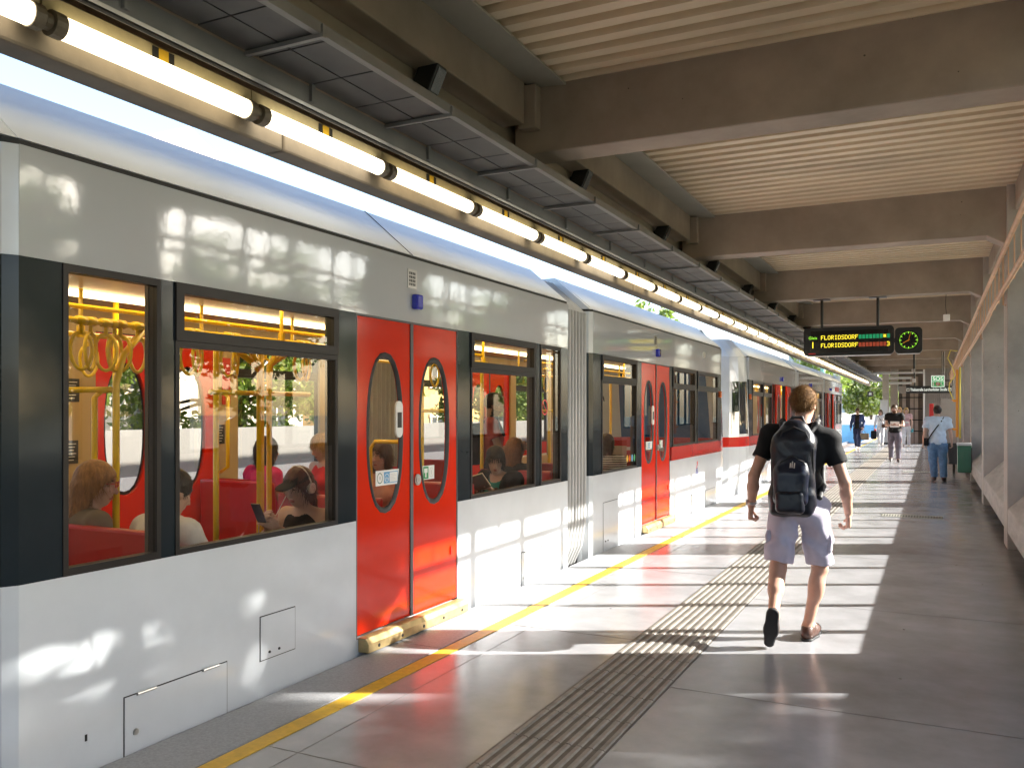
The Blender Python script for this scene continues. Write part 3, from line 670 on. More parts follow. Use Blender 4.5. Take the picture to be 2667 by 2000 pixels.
# no-smoking mark, coloured dots and the arrow emblem
b = MB(); c = (TX - .0045, 7.70, 1.655); b.ring(c, .062, .078, (1, 0, 0), 36, 0)
b.prism([(7.70 - .05, 1.655 + .042), (7.70 - .042, 1.655 + .05), (7.70 + .05, 1.655 - .042), (7.70 + .042, 1.655 - .05)], 'x', c[0], c[0] + .0006, 0)
b.box(c[0] - .001, c[0] - .0004, 7.66, 7.735, 1.645, 1.662, 1); b.box(c[0] - .001, c[0] - .0004, 7.742, 7.748, 1.645, 1.70, 1); b.build('no_smoking_mark', [M['redpaint'], M['rubber']], T1)
b = MB()
for k in range(4): b.ring((TX - .0045, 10.24 + k * .095, 1.02), 0, .036, (1, 0, 0), 18, k, 1, 1.3)
b.build('coloured_dots', [M['yellow'], M['orange'], M['bluehoard'], M['greensign']], T1)
b = MB(); x = TX + .0008; y, z = 13.73, .69
def pl(pts, m): b.prism([(y + u * .085, z + v_ * .1) for u, v_ in pts], 'x', x, x + .002, m)
pl([(-.1, .35), (.75, 1.15), (.75, .65), (.35, .35)], 0); pl([(.05, .95), (.35, 1.15), (.72, 1.16), (.2, .72)], 0) ; pl([(-.55, .05), (-.1, .345), (.3, .345), (-.2, -.1), (-.3, .1)], 0)
pl([(-.7, -.9), (-.3, -.9), (-.1, -.45), (.35, -.1), (.5, .1), (.1, .1), (-.5, -.35)], 1); pl([(.35, -.95), (.75, -.75), (.75, -.2), (.5, -.35)], 1); b.build('arrow_emblem', [M['redpaint'], M['bluelamp']], T1)
for yy in (2.6, 8.15): MB().box(TX + .0006, TX + .0018, yy, yy + .012, .13, .16).build('lift_mark', M['rubber'], T1)

# ------------------------------------------------------------ trees and buildings outside
def crown_mesh(name, n, rad, leaf, seed, clumps=46, gap=.30):
    g = np.random.default_rng(seed)
    d = g.normal(size=(clumps, 3)); d /= np.linalg.norm(d, axis=1)[:, None]
    cc = d * (g.random(clumps) ** .45)[:, None] * np.array(rad)
    sz = (.20 + .22 * g.random(clumps)) * min(rad)
    k = g.integers(0, clumps, n); q = g.normal(size=(n, 3)); q /= np.linalg.norm(q, axis=1)[:, None]
    p = cc[k] + q * (sz[k] * g.random(n) ** .4)[:, None] * np.array([1, 1, .8])
    a = g.normal(size=(n, 3)); a /= np.linalg.norm(a, axis=1)[:, None]
    b = np.cross(a, g.normal(size=(n, 3))); b /= np.linalg.norm(b, axis=1)[:, None]
    l = leaf * (.6 + .8 * g.random(n))[:, None]; a *= l; b *= l * .55
    nn = np.cross(a, b); nn /= np.linalg.norm(nn, axis=1)[:, None]
    V = np.stack([p - a, p + b * .9 - a * .1 + nn * l * .12, p + a, p - b * .9 - a * .1 + nn * l * .12], 1).reshape(-1, 3)
    me = bpy.data.meshes.new(name); me.from_pydata(V.tolist(), [], [(4 * i, 4 * i + 1, 4 * i + 2, 4 * i + 3) for i in range(n)])
    me.polygons.foreach_set('material_index', (g.random(n) > .65).astype(int))
    return me, cc
def tree(label, base, h, rad, n, leaf, seed, group):
    t = thing('street_tree', label, 'tree', base, group)
    me, cc = crown_mesh('crown', n, rad, leaf, seed)
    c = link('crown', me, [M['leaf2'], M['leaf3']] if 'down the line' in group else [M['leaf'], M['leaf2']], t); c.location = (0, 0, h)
    b = MB(); B = Vector(base); T = B + Vector((0, 0, h))
    b.tube([B, B + Vector((.05, .03, (h - rad[2]) * .6)), T + Vector((0, 0, -rad[2] * .35)), T + Vector((.1, .1, rad[2] * .3))], [.20, .15, .10, .04], 9)
    for q in cc[:9]:
        s0_ = T + Vector((0, 0, -rad[2] * .55)); b.tube([s0_, s0_.lerp(T + Vector(q), .5) + Vector((0, 0, .15)), T + Vector(q)], [.07, .045, .015], 6)
    b.build('trunk', M['bark'], t)
    return t
tree('leafy tree outside the windows beside the near bays, shading the floor', (11, 8.4, -5), 13.35, (2.4, 4.1, 2.1), 8500, .13, 3, 'trees outside the windows')
tree('leafy tree outside the windows behind the viewpoint', (11, 1.2, -5), 13.1, (2.6, 4.6, 2.2), 11000, .13, 4, 'trees outside the windows')
for i, (y, lb) in enumerate(((13.5, 'low bushy tree outside the windows, first beyond the tall shading tree'), (21.0, 'low bushy tree outside the windows, second beyond the tall shading tree'), (29.5, 'low bushy tree outside the windows, third beyond the tall shading tree'), (38.0, 'low bushy tree outside the windows, fourth beyond the tall shading tree'), (6.0, 'low bushy tree outside the windows beneath the tall shading tree'))):
    tree(lb, (13.0, y, -5), 9.0, (2.4, 3.4, 2.6), 7000, .13, 60 + i, 'trees outside the windows')
for i, (x, y, h, s_, lb) in enumerate(((-13.5, 14.0, 8.2, 1.0, 'tree behind the parapet seen through the first oval of the far door'), (-14.5, 19.5, 8.8, 1.1, 'tree behind the parapet seen through the wide window above the pink shirt'),
        (-13.0, 25.5, 8.0, 1.0, 'tree behind the parapet in front of the ochre house'), (-14.0, 31.5, 8.5, 1.1, 'tree behind the parapet seen through the panes beside the second door'), (-13.8, 38.5, 8.5, 1.1, 'tree behind the parapet beyond the second car'), (-14, 9.0, 8.4, 1.0, 'tree behind the parapet seen through the narrow window'))):
    tree(lb, (x, y, -5), h, (2.3 * s_, 2.6 * s_, 2.6 * s_), 9000, .10, 20 + i, 'trees behind the parapet')
for i, (x, y, h, r_, lb) in enumerate(((-11.0, 84, 9.3, 3.6, 'round green tree far down the line left of the mint pole'), (-5.5, 92, 9.0, 3.4, 'bushy green tree far down the line right of the mint pole'), (-17, 96, 9.0, 4.2, 'green tree far down the line showing above the last car'), (-22, 70, 11.5, 4.5, 'tall green tree whose top shows above the second train roof'))):
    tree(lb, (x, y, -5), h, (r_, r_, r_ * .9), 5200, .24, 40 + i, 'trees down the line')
bar = thing('noise_barrier', 'grey noise barrier on a white parapet across the far track', 'barrier', (-9.7, 40, -.8))
MB().prism([(-9.55, -.79), (-9.55, -.3), (-9.75, .72), (-9.95, .72), (-9.95, -.79)], 'y', -30, 150).build('parapet', M['barw'], bar)
mb = MB()
for i in range(72): mb.box(-9.86, -9.80, -30 + i * 2.5 + .01, -27.5 + i * 2.5 - .01, .721, 1.36)
mb.build('barrier_panel', M['barg'], bar)
def house(name, label, x, y0, y1, z1, mw, floors, cols, fh=3.3, zb=-5, roof=None, wm=None):
    t = thing(name, label, 'building', (x - 5, (y0 + y1) / 2, zb))
    MB().box(x - 10, x, y0, y1, zb, z1).build('wall', mw, t)
    st = (y1 - y0) / cols
    for i in range(floors):
        z = z1 - 1.1 - i * fh
        for j in range(cols):
            y = y0 + st * (j + .5); f = MB()
            for a in ((y - .68, y - .55, z - 1.75, z), (y + .55, y + .68, z - 1.75, z), (y - .75, y + .75, z + .001, z + .16), (y - .75, y + .75, z - 1.88, z - 1.751)): f.box(x + .002, x + .09, *a)
            f.box(x + .003, x + .05, y - .03, y + .03, z - 1.75, z); f.box(x + .004, x + .05, y - .549, y - .031, z - .6, z - .53); f.box(x + .004, x + .05, y + .031, y + .549, z - .6, z - .53)
            fo = f.build('window', wm or M['plasterw'], t)
            MB().quad((x + .02, y - .55, z - 1.75), (x + .02, y + .55, z - 1.75), (x + .02, y + .55, z), (x + .02, y - .55, z)).build('pane', M['wpane'], fo)
    if roof == 'gable':
        xm = x - 5; MB().prism([(x + .5, z1), (xm, z1 + 3.6), (x - 10.5, z1)], 'y', y0 - .3, y1 + .3).build('roof', M['rooft'], t)
    elif roof == 'gable_y':
        ym = (y0 + y1) / 2; MB().prism([(y0 - .4, z1), (ym, z1 + 3.2), (y1 + .4, z1)], 'x', x - 10.3, x + .4).build('roof', M['rooft'], t)
    else:
        MB().box(x - 10.3, x + .35, y0 - .3, y1 + .3, z1 + .001, z1 + .45).build('cornice', mw, t)
    return t
house('apartment_house', 'ochre apartment house beyond the trees across the tracks', -22, 27, 48, 9.0, M['plastery'], 4, 8)
house('gabled_house', 'pale gabled house whose ridge shows above the train roof', -21, 13.5, 25.0, 7.2, M['plasterw'], 3, 4, roof='gable_y')
house('grey_block', 'pale grey block far behind the last car', -30, 52, 80, 10, M['stone'], 4, 8)
b1 = house('tower_block', 'pale tower block far down the line behind the trees', -8, 150, 190, 22, M['plasterw'], 8, 6)
tb = thing('office_block', 'wide pale office block closing the view down the line', 'building', (-5, 170, -5))
MB().box(-24, 10, 165, 180, -5, 26).build('wall', M['plasterw'], tb)
for i in range(7):
    for j in range(12):
        MB().box(-22.4 + j * 2.7, -20.9 + j * 2.7, 164.95, 164.999, 1 + i * 3.4, 2.9 + i * 3.4).build('window', M['wpane'], tb)

# ------------------------------------------------------------ far end of the platform
t = thing('support_column', 'pale column standing at the far end of the platform edge', 'column', (-2.08, 46.1, 0)); b = MB(); b.box(-2.23, -1.93, 45.95, 46.25, 0.001, 3.70); b.build('shaft', M['pier'], t, bevel=.02); MB().box(-2.30, -1.86, 45.88, 46.32, 3.56, 3.699).build('capital', M['conc'], t)
MB().box(-1.90, -1.55, 46.6, 46.9, 0.001, 3.7).build('rear_pier', M['pier'], t)
t = thing('switch_cabinet', 'tall pale grey cabinet in front of the far column', 'cabinet', (-2.1, 45.6, 0)); MB().box(-2.30, -1.95, 45.4, 45.86, .08, 2.15).build('body', M['boxgrey'], t, bevel=.01); MB().box(-2.27, -1.98, 45.385, 45.399, .12, 2.1).build('door', M['boxgrey'], t, bevel=.004); MB().box(-2.28, -1.97, 45.42, 45.84, .001, .08).build('plinth', M['dark'], t)
t = thing('stair_shaft', 'dark brown lattice stair shaft behind the walking women', 'stair enclosure', (-1, 47, 0))
MB().box(-1.52, -.42, 46.6, 46.7, .001, 3.65).build('back_wall', M['brown'], t)
for x in (-1.27, -.92, -.72): MB().box(x - .08, x + .08, 46.50, 46.595, .001, 3.3).build('post', M['conc'], t)
for z in (.6, 1.15, 1.7, 2.25, 2.8): MB().box(-1.50, -.44, 46.46, 46.499, z, z + .05).build('cross_rail', M['black'], t)
MB().box(-.42, -.34, 46.4, 46.6, .001, 3.65).build('white_jamb', M['paper'], t)
t = thing('ribbed_wall', 'grey vertically ribbed wall panel at the platform end under the emergency sign', 'wall', (.2, 46.6, 0)); b = MB(); pr = []
x = -.335
while x < 1.4: pr += [(x, 46.55), (x + .035, 46.55), (x + .045, 46.50), (x + .08, 46.50)]; x += .09
b.prism(pr + [(1.45, 46.7), (-.335, 46.7)], 'z', .001, 3.7); b.build('ribbed_sheet', M['corr'], t)
t = thing('service_ducts', 'grey pipes running sideways under the roof by the far column', 'ducts', (-1.3, 45, 3.2))
for z, xa, xb in ((3.45, -3.0, -.4), (3.2, -1.9, -.9), (2.95, -1.9, -.9)): MB().tube([(xa, 45.0, z), (xb, 45.0, z)], .06, 10).build('pipe', M['boxgrey'], t)
for x, lb in ((-.05, 'red fire hydrant box on a post left of the walker in the pale blue shirt'), (.80, 'red box half hidden behind the shoulder of the walker in the pale blue shirt')):
    t = thing('alarm_post', lb, 'alarm post', (x, 44, 0)); MB().box(x - .09, x + .09, 43.9, 44.1, 1.35, 1.95).build('box', M['redpaint'], t, bevel=.01); MB().tube([(x, 44, .001), (x, 44, 1.349)], .04, 8).build('post', M['boxgrey'], t)
t = thing('timetable_board', 'dark notice board standing behind the walker in the pale blue shirt', 'notice board', (.55, 34.5, 0)); MB().box(.28, .80, 34.4, 34.5, .35, 2.05).build('panel', M['corr'], t, bevel=.01)
for x in (.34, .74): MB().box(x - .03, x + .03, 34.42, 34.48, .001, .349).build('leg', M['black'], t)
t = thing('bench_bin', 'dark low bin behind the legs of the walker in the pale blue shirt', 'bin', (.5, 27, 0)); MB().prism([(.36, .25), (.62, .25), (.66, .80), (.32, .80)], 'y', 24.6, 24.9).build('bucket', M['signdark'], t, bevel=.02); MB().box(.46, .52, 24.72, 24.78, .001, .249).build('foot', M['black'], t)
t = thing('green_box', 'dark green enamel box fixed to the side of a pier', 'wall box', (.63, 21.78, .24)); MB().box(.50, .775, 21.55, 21.95, .24, .84).build('body', M['green'], t, bevel=.012); MB().box(.49, .778, 21.53, 21.96, .842, .90).build('lid', M['boxgrey'], t, bevel=.01); MB().box(.765, .79, 21.545, 21.55, .3, .8).build('hinge', M['black'], t)
t = thing('pipe_riser', 'orange and yellow vertical pipes on a pier above the green box', 'pipes', (.65, 27.1, .8))
MB().box(.585, .655, 27.1, 27.2, .88, 2.78).build('orange_channel', M['opipe'], t, bevel=.01); MB().tube([(.69, 27.1, .85), (.69, 27.1, 2.85)], .025, 10).build('yellow_pipe', M['ycable'], t, smooth=True)
for z in (1.1, 1.9): MB().tube([(.62, 27.08, z), (.53, 27.08, z), (.50, 27.08, z + .04)], .03, 8).build('tap', M['opipe'], t)
pts = [(.62, 27.05, 3.3), (.45, 27.0, 3.32), (.38, 27.0, 3.1), (.50, 27.05, 2.85), (.56, 27.05, 2.6), (.42, 27.0, 2.4), (.42, 27.0, 2.2), (.52, 27.05, 1.95)]
MB().tube(pts, .014, 8).build('loose_cable', M['ycable'], t, smooth=True)
t = thing('pipe_ladder', 'pair of ochre pipes joined by thin rods running along the tops of the piers', 'pipes', (.72, 20, 3.3))
def pz(y): return 3.36 if y > 6 else 3.36
MB().tube([(.71, -9, 3.40), (.71, 10, 3.40), (.71, 30, 3.36), (.71, 46, 3.36)], .026, 10).build('upper_pipe', M['copper'], t, smooth=True)
MB().tube([(.71, -9, 2.95), (.71, 13.2, 2.98), (.71, 14.2, 2.93), (.71, 46, 2.90)], .026, 10).build('lower_pipe', M['copper'], t, smooth=True)
y = -8.6
while y < 46: MB().tube([(.735, y, 2.94), (.735, y, 3.39)], .008, 6).build('rod', M['copper'], t); y += .74
for y in PY[:11]:
    b = MB(); b.tube([(.775, y - .2, 3.45), (.745, y - .2, 3.45), (.745, y - .2, 2.86), (.775, y - .2, 2.86)], .012, 6); b.build('bracket', M['copper'], t)
for y, lb, n_ in ((14.43, 'steel drain grate in the platform floor, nearest one', 22), (25.0, 'steel drain grate in the platform floor, farther one', 22)):
    t = thing('drain_grate', lb, 'drain grate', (-.3, y, .002), 'drain grates')
    b = MB(); b.box(-.72, .14, y - .17, y + .17, .0012, .003); b.build('well', M['dark'], t)
    b = MB()
    for k in range(n_): xx = -.70 + k * .0385; b.box(xx, xx + .018, y - .15, y + .15, .0031, .008)
    b.box(-.73, .15, y - .18, y - .151, .0031, .0085); b.box(-.73, .15, y + .151, y + .18, .0031, .0085); b.build('bars', M['flash'], t)
# beyond the platform end, beside the tracks
t = thing('blue_hoarding', 'blue site hoarding beside the tracks beyond the far end of the platform', 'hoarding', (-4.2, 64, -.8))
MB().box(-6.2, -2.0, 66.0, 66.1, -.8, .62).build('panel', M['bluehoard'], t); MB().box(-6.2, -2.0, 65.98, 66.12, .621, .98).build('top_rail', M['barw'], t)
t = thing('warning_sign', 'small red and white warning sign at the platform end', 'sign', (-3.2, 61, -.8)); MB().box(-3.45, -2.95, 60.9, 60.93, .1, .45).build('plate', M['paper'], t)
for k in range(3): MB().box(-3.43 + k * .17, -3.33 + k * .17, 60.885, 60.899, .12, .43).build('red_block', M['redpaint'], t)
MB().box(-3.24, -3.16, 60.94, 60.98, -.8, .45).build('post', M['steel'], t)
t = thing('white_gate', 'white slatted gate at the far end of the platform', 'gate', (-2.6, 59, 0))
for x in (-2.9, -2.45, -2.0): MB().box(x - .03, x + .03, 58.97, 59.03, .001, 1.3).build('post', M['paper'], t)
for z in (.25, .55, .85, 1.15): MB().box(-2.869, -2.031, 58.98, 59.02, z, z + .09).build('slat', M['paper'], t)
t = thing('mint_mast', 'mint green mast rising in front of the far trees', 'mast', (-8.3, 76, -.8)); MB().tube([(-8.3, 76, -.8), (-8.3, 76, 9.5)], [.22, .16], 12).build('pole', M['mint'], t); MB().box(-8.5, -4.4, 75.95, 76.05, 8.2, 8.32).build('arm', M['mint'], t)
t = thing('signal_lamp', 'black signal lamp on an arm at the end of the roof', 'signal', (-2.9, 50, 2)); MB().tube([(-2.23, 46.1, 2.75), (-2.75, 46.1, 2.75), (-2.78, 46.1, 2.6)], .02, 8).build('arm', M['boxgrey'], t); MB().box(-2.92, -2.66, 46.0, 46.2, 2.33, 2.6).build('housing', M['black'], t, bevel=.02); MB().box(-2.85, -2.73, 45.985, 45.999, 2.4, 2.52).build('lens', M['paper'], t)
t = thing('rail_wagon', 'white work wagon parked on the far track beyond the platform', 'wagon', (-8.0, 70, -.6)); MB().box(-9.2, -6.8, 64, 76, -.2, 1.9).build('body', M['barw'], t, bevel=.1); MB().box(-9.1, -6.9, 63.98, 63.999, .9, 1.7).build('window', M['wpane'], t)
for y in (65.5, 74.5):
    for x in (-8.72, -7.28): MB().tube([(x - .05, y, -.14), (x + .05, y, -.14)], .42, 18).build('wheel', M['black'], t)

# ------------------------------------------------------------ signs
def rrect(x0, x1, z0, z1, r, n=5):
    p = []
    for cx_, cz_, a0 in ((x1 - r, z1 - r, 0), (x0 + r, z1 - r, 90), (x0 + r, z0 + r, 180), (x1 - r, z0 + r, 270)):
        for k in range(n + 1): a = R(a0 + 90 * k / n); p.append((cx_ + r * math.cos(a), cz_ + r * math.sin(a)))
    return p
DB = thing('departure_board', 'black departure board showing FLORIDSDORF twice in yellow dots, hung from a roof beam', 'departure board', (-1.4, 16.9, 2.91))
MB().prism(rrect(-2.18, -.63, 2.655, 3.165, .07), 'y', 16.9, 17.12).build('casing', M['casing'], DB)
b = MB(); o_ = rrect(-2.185, -.625, 2.65, 3.17, .075); i_ = rrect(-2.165, -.645, 2.672, 3.148, .06); n = len(o_)
b.add([(x, 16.885, z) for x, z in o_] + [(x, 16.885, z) for x, z in i_] + [(x, 16.93, z) for x, z in o_], [(k, (k + 1) % n, n + (k + 1) % n, n + k) for k in range(n)] + [(k, 2 * n + k, 2 * n + (k + 1) % n, (k + 1) % n) for k in range(n)]); b.build('rim', M['black'], DB)
MB().box(-2.06, -.72, 16.892, 16.8995, 2.70, 3.11).build('screen', M['screen'], DB)
MB().prism([(-2.12, 2.649), (-.69, 2.649), (-.69, 2.640), (-2.12, 2.640)], 'y', 16.89, 17.11).build('lower_trim', M['boxgrey'], DB)
GL = {'F': '11111100001000011110100001000010000', 'L': '10000100001000010000100001000011111', 'O': '01110100011000110001100011000101110', 'R': '11110100011000111110101001001010001', 'I': '01110001000010000100001000010001110',
      'D': '11110100011000110001100011000111110', 'S': '01111100001000001110000010000111110', '3': '11110000010000101110000010000111110', '*': '00000101010111011111011101010100000'}
def dotline(text, z0, cellm, name):
    x0 = -1.875; cw = .0595; dp = .0098
    b = MB(); g = MB()
    for i in range(20):
        ch = text[i] if i < len(text) else '#'; x = x0 + i * cw
        if ch == '#': g.box(x + .002, x + .050, 16.889, 16.8915, z0, z0 + .075)
        else:
            s = GL[ch].replace(' ', '')
            for r in range(7):
                for c in range(5):
                    if s[r * 5 + c] == '1': q = x + c * dp; z = z0 + (6 - r) * .0112; b.box(q, q + dp * .96, 16.888, 16.8915, z, z + .0107)
    b.build(name + '_letters', M['ledy'], DB); g.build(name + '_cells', cellm, DB)
dotline('FLORIDSDORF#######*#', 2.945, M['ledg'], 'upper_line'); dotline('FLORIDSDORF########3', 2.80, M['ledr'], 'lower_line')
txt('track_word', 'Gleis', .075, (-2.02, 16.888, 2.982), (R(90), 0, 0), M['ledlime'], DB); txt('track_number', '1', .17, (-2.02, 16.888, 2.845), (R(90), 0, 0), M['ledy'], DB)
MB().box(-2.10, -1.97, 16.89, 16.8915, 2.678, 2.70).build('maker_plate', M['redpaint'], DB)
for x in (-1.87, -.90):
    r_ = MB(); r_.tube([(x, 17.0, 3.166), (x, 17.0, 3.69)], .027, 10); r_.build('hanger_rod', M['black'], DB); MB().box(x - .15, x + .15, 16.9, 17.1, 3.690, 3.699).build('hanger_plate', M['black'], DB)
CK = thing('platform_clock', 'square black clock with lime dial and hands at about eight, beside the departure board', 'clock', (-.39, 16.9, 2.9))
MB().prism(rrect(-.612, -.165, 2.655, 3.12, .07), 'y', 16.9, 17.1).build('casing', M['casing'], CK)
b = MB(); b.ring((-.388, 16.898, 2.89), 0, .175, (0, -1, 0), 40); b.build('dial', M['screen'], CK)
b = MB()
for k in range(60):
    a = R(6 * k); l0 = .118 if k % 5 == 0 else .138; w_ = .0055 if k % 5 == 0 else .002; d = Vector((math.sin(a), 0, math.cos(a))); n_ = Vector((math.cos(a), 0, -math.sin(a))); c = Vector((-.388, 16.896, 2.89))
    b.quad(c + d * l0 - n_ * w_, c + d * .152 - n_ * w_, c + d * .152 + n_ * w_, c + d * l0 + n_ * w_)
b.build('tick_marks', M['ledlime'], CK)
b = MB()
for a, l, w_ in ((241, .105, .010), (14, .145, .006)):
    d = Vector((math.sin(R(a)), 0, math.cos(R(a)))); n_ = Vector((d.z, 0, -d.x)); c = Vector((-.388, 16.894 - w_ * .1, 2.89)); b.quad(c - d * .02 - n_ * w_, c + d * l - n_ * w_ * .6, c + d * l + n_ * w_ * .6, c - d * .02 + n_ * w_)
b.build('hands', M['opipe'], CK); bpy.data.materials['orange_pipe']
MB().prism([(-.57, 2.654), (-.21, 2.654), (-.21, 2.645), (-.57, 2.645)], 'y', 16.905, 17.09).build('lower_trim', M['boxgrey'], CK); MB().box(-.63, -.6125, 16.95, 17.05, 2.86, 2.94).build('joint', M['black'], CK)
DS = thing('direction_sign', 'long dark hanging sign reading Thaliastraße Lerchenfelder Straße in white', 'sign', (-.25, 34, 2.4))
MB().box(-1.10, .62, 34.0, 34.16, 2.25, 2.51).build('box', M['signdark'], DS, bevel=.008); MB().box(-1.105, -.86, 33.996, 34.0, 2.25, 2.51).build('end_panel', M['corr'], DS)
txt('sign_text', 'Thaliastraße Lerchenfelder Straße', .145, (-.13, 33.994, 2.378), (R(90), 0, 0), M['litwhite'], DS, sx=.60, ext=.003)
for x in (-.80, .545): b = MB(); b.box(x - .055, x + .055, 33.994, 33.999, 2.32, 2.44, 0); b.box(x - .03, x + .03, 33.990, 33.9935, 2.35, 2.39, 1); b.build('pictogram', [M['paper'], M['signdark']], DS)
for x in (-.58, .36): MB().tube([(x, 34.08, 2.511), (x, 34.08, 3.72)], .02, 8).build('hanger_rod', M['black'], DS)
MB().tube([(.40, 34.08, 2.70), (.64, 34.08, 2.70), (.66, 34.08, 2.52)], .02, 8).build('cross_arm', M['black'], DS)
SS = thing('emergency_sign', 'square green SOS sign with white pictograms above the direction sign', 'sign', (.17, 33.6, 2.7))
MB().box(-.04, .37, 33.60, 33.72, 2.46, 2.86).build('panel', M['litgreen'], SS, bevel=.006)
b = MB()
for q in ((-.04, .37, 2.845, 2.86), (-.04, .37, 2.46, 2.475), (-.04, -.025, 2.475, 2.845), (.355, .37, 2.475, 2.845), (-.025, .355, 2.652, 2.662)): b.box(q[0], q[1], 33.594, 33.599, q[2], q[3])
b.build('border', M['litwhite'], SS)
txt('sos_text', 'SOS', .185, (.165, 33.595, 2.745), (R(90), 0, 0), M['litwhite'], SS, ext=.003); 
b = MB(); b.box(.0, .045, 33.594, 33.599, 2.50, 2.58, 0); b.ring((.022, 33.595, 2.61), 0, .022, (0, -1, 0), 14, 0); b.ring((.165, 33.595, 2.565), 0, .05, (0, -1, 0), 20, 0); b.ring((.165, 33.593, 2.565), .05, .068, (0, -1, 0), 24, 1)
b.prism([(.12, 2.60), (.13, 2.61), (.21, 2.53), (.20, 2.52)], 'y', 33.590, 33.592, 1); b.tube([(.27, 33.596, 2.62), (.26, 33.596, 2.56), (.285, 33.596, 2.52), (.33, 33.596, 2.51)], .014, 6, 0); b.build('pictograms', [M['paper'], M['redpaint']], SS)
MB().tube([(.30, 33.66, 2.861), (.30, 33.66, 3.72)], .015, 8).build('hanger_rod', M['black'], SS)
for x, y, z, lb in ((-.62, 33.8, 3.05, 'white loudspeaker box hanging above the direction sign, upper one'), (-.60, 33.7, 2.70, 'white loudspeaker box hanging above the direction sign, lower one')):
    t = thing('loudspeaker', lb, 'loudspeaker', (x, y, z)); MB().box(x - .06, x + .06, y - .06, y + .06, z - .07, z + .07).build('body', M['boxgrey'], t, bevel=.015); MB().tube([(x, y, z + .071), (x, y, 3.7)], .012, 6).build('stem', M['black'], t)
t = thing('junction_box', 'small white junction box hanging on a wire under the roof ribs', 'junction box', (.25, 19.2, 3.5)); MB().box(.19, .31, 19.15, 19.25, 3.42, 3.55).build('body', M['paper'], t, bevel=.012); MB().tube([(.25, 19.2, 3.551), (.23, 19.2, 3.75), (.26, 19.2, 4.26)], .006, 6).build('wire', M['black'], t)

# ------------------------------------------------------------ people: smooth bodies grown from a distance field
V3 = lambda *a: np.array(a, float)
def sdf_eval(prims, res, pad=.05):
    lo = np.full(3, 9e9); hi = -lo
    for p in prims:
        if p[0] in 'cke' or p[0] == 'b':
            if p[0] in 'ck': a, b, ra, rb = p[1:5]; m = max(ra, rb); lo = np.minimum(lo, np.minimum(a, b) - m); hi = np.maximum(hi, np.maximum(a, b) + m)
            elif p[0] == 'e': m = np.max(p[2]); lo = np.minimum(lo, p[1] - m); hi = np.maximum(hi, p[1] + m)
            else: m = np.linalg.norm(p[2]) + p[3]; lo = np.minimum(lo, p[1] - m); hi = np.maximum(hi, p[1] + m)
    lo -= pad; hi += pad; n = np.ceil((hi - lo) / res).astype(int) + 1
    F = np.full(n, .3, np.float32); ax = [lo[i] + res * np.arange(n[i]) for i in range(3)]
    for p in prims:
        k = p[-1]; op = p[0]
        if op == 'h':                                   # keep the side opposite to the normal
            pt, nr = p[1], p[2]
            d = (ax[0][:, None, None] - pt[0]) * nr[0] + (ax[1][None, :, None] - pt[1]) * nr[1] + (ax[2][None, None, :] - pt[2]) * nr[2]
            F = np.maximum(F, d.astype(np.float32)); continue
        sub = op.isupper(); o = op.lower()
        if o in 'ck': m = max(p[3], p[4]); l = np.minimum(p[1], p[2]) - m; h = np.maximum(p[1], p[2]) + m
        elif o == 'e': m = np.max(p[2]); l = p[1] - m; h = p[1] + m
        else: m = np.linalg.norm(p[2]) + p[3]; l = p[1] - m; h = p[1] + m
        mg = .06 + k; i0 = np.clip(((l - mg - lo) / res).astype(int), 0, n); i1 = np.clip(((h + mg - lo) / res).astype(int) + 2, 0, n)
        if np.any(i1 <= i0): continue
        sl = tuple(slice(a, b) for a, b in zip(i0, i1)); X = np.stack(np.meshgrid(*[ax[i][sl[i]] for i in range(3)], indexing='ij'), -1)
        if o in 'ck':
            a, b, ra, rb = p[1:5]; ab = b - a; L2 = ab @ ab + 1e-12; t = ((X - a) @ ab) / L2; tc = np.clip(t, 0, 1)
            d = np.linalg.norm(X - a - tc[..., None] * ab, axis=-1) - (ra + (rb - ra) * tc)
            if o == 'k':
                L_ = math.sqrt(L2); pr = np.linalg.norm(X - a - t[..., None] * ab, axis=-1) - (ra + (rb - ra) * tc); d = np.maximum(pr, np.maximum(-t * L_, (t - 1) * L_))
        elif o == 'e':
            q = X - p[1]
            if p[3] is not None: q = q @ p[3]
            k0 = np.linalg.norm(q / p[2], axis=-1); k1 = np.linalg.norm(q / (p[2] ** 2), axis=-1) + 1e-9; d = k0 * (k0 - 1) / k1
        else:
            q = X - p[1]
            if p[4] is not None: q = q @ p[4]
            q = np.abs(q) - p[2]; d = np.linalg.norm(np.maximum(q, 0), axis=-1) + np.minimum(q.max(-1), 0) - p[3]
        f = F[sl]; d = d.astype(np.float32)
        if sub: d = -d; hh = np.clip(.5 - .5 * (d - f) / k, 0, 1) ; F[sl] = f * (1 - (1 - hh)) if False else (d * (1 - np.clip(.5 - .5 * (d - f) / k, 0, 1)) + f * np.clip(.5 - .5 * (d - f) / k, 0, 1) + k * np.clip(.5 - .5 * (d - f) / k, 0, 1) * (1 - np.clip(.5 - .5 * (d - f) / k, 0, 1)))
        else: hh = np.clip(.5 + .5 * (f - d) / k, 0, 1); F[sl] = f * (1 - hh) + d * hh - k * hh * (1 - hh)
    return F, lo
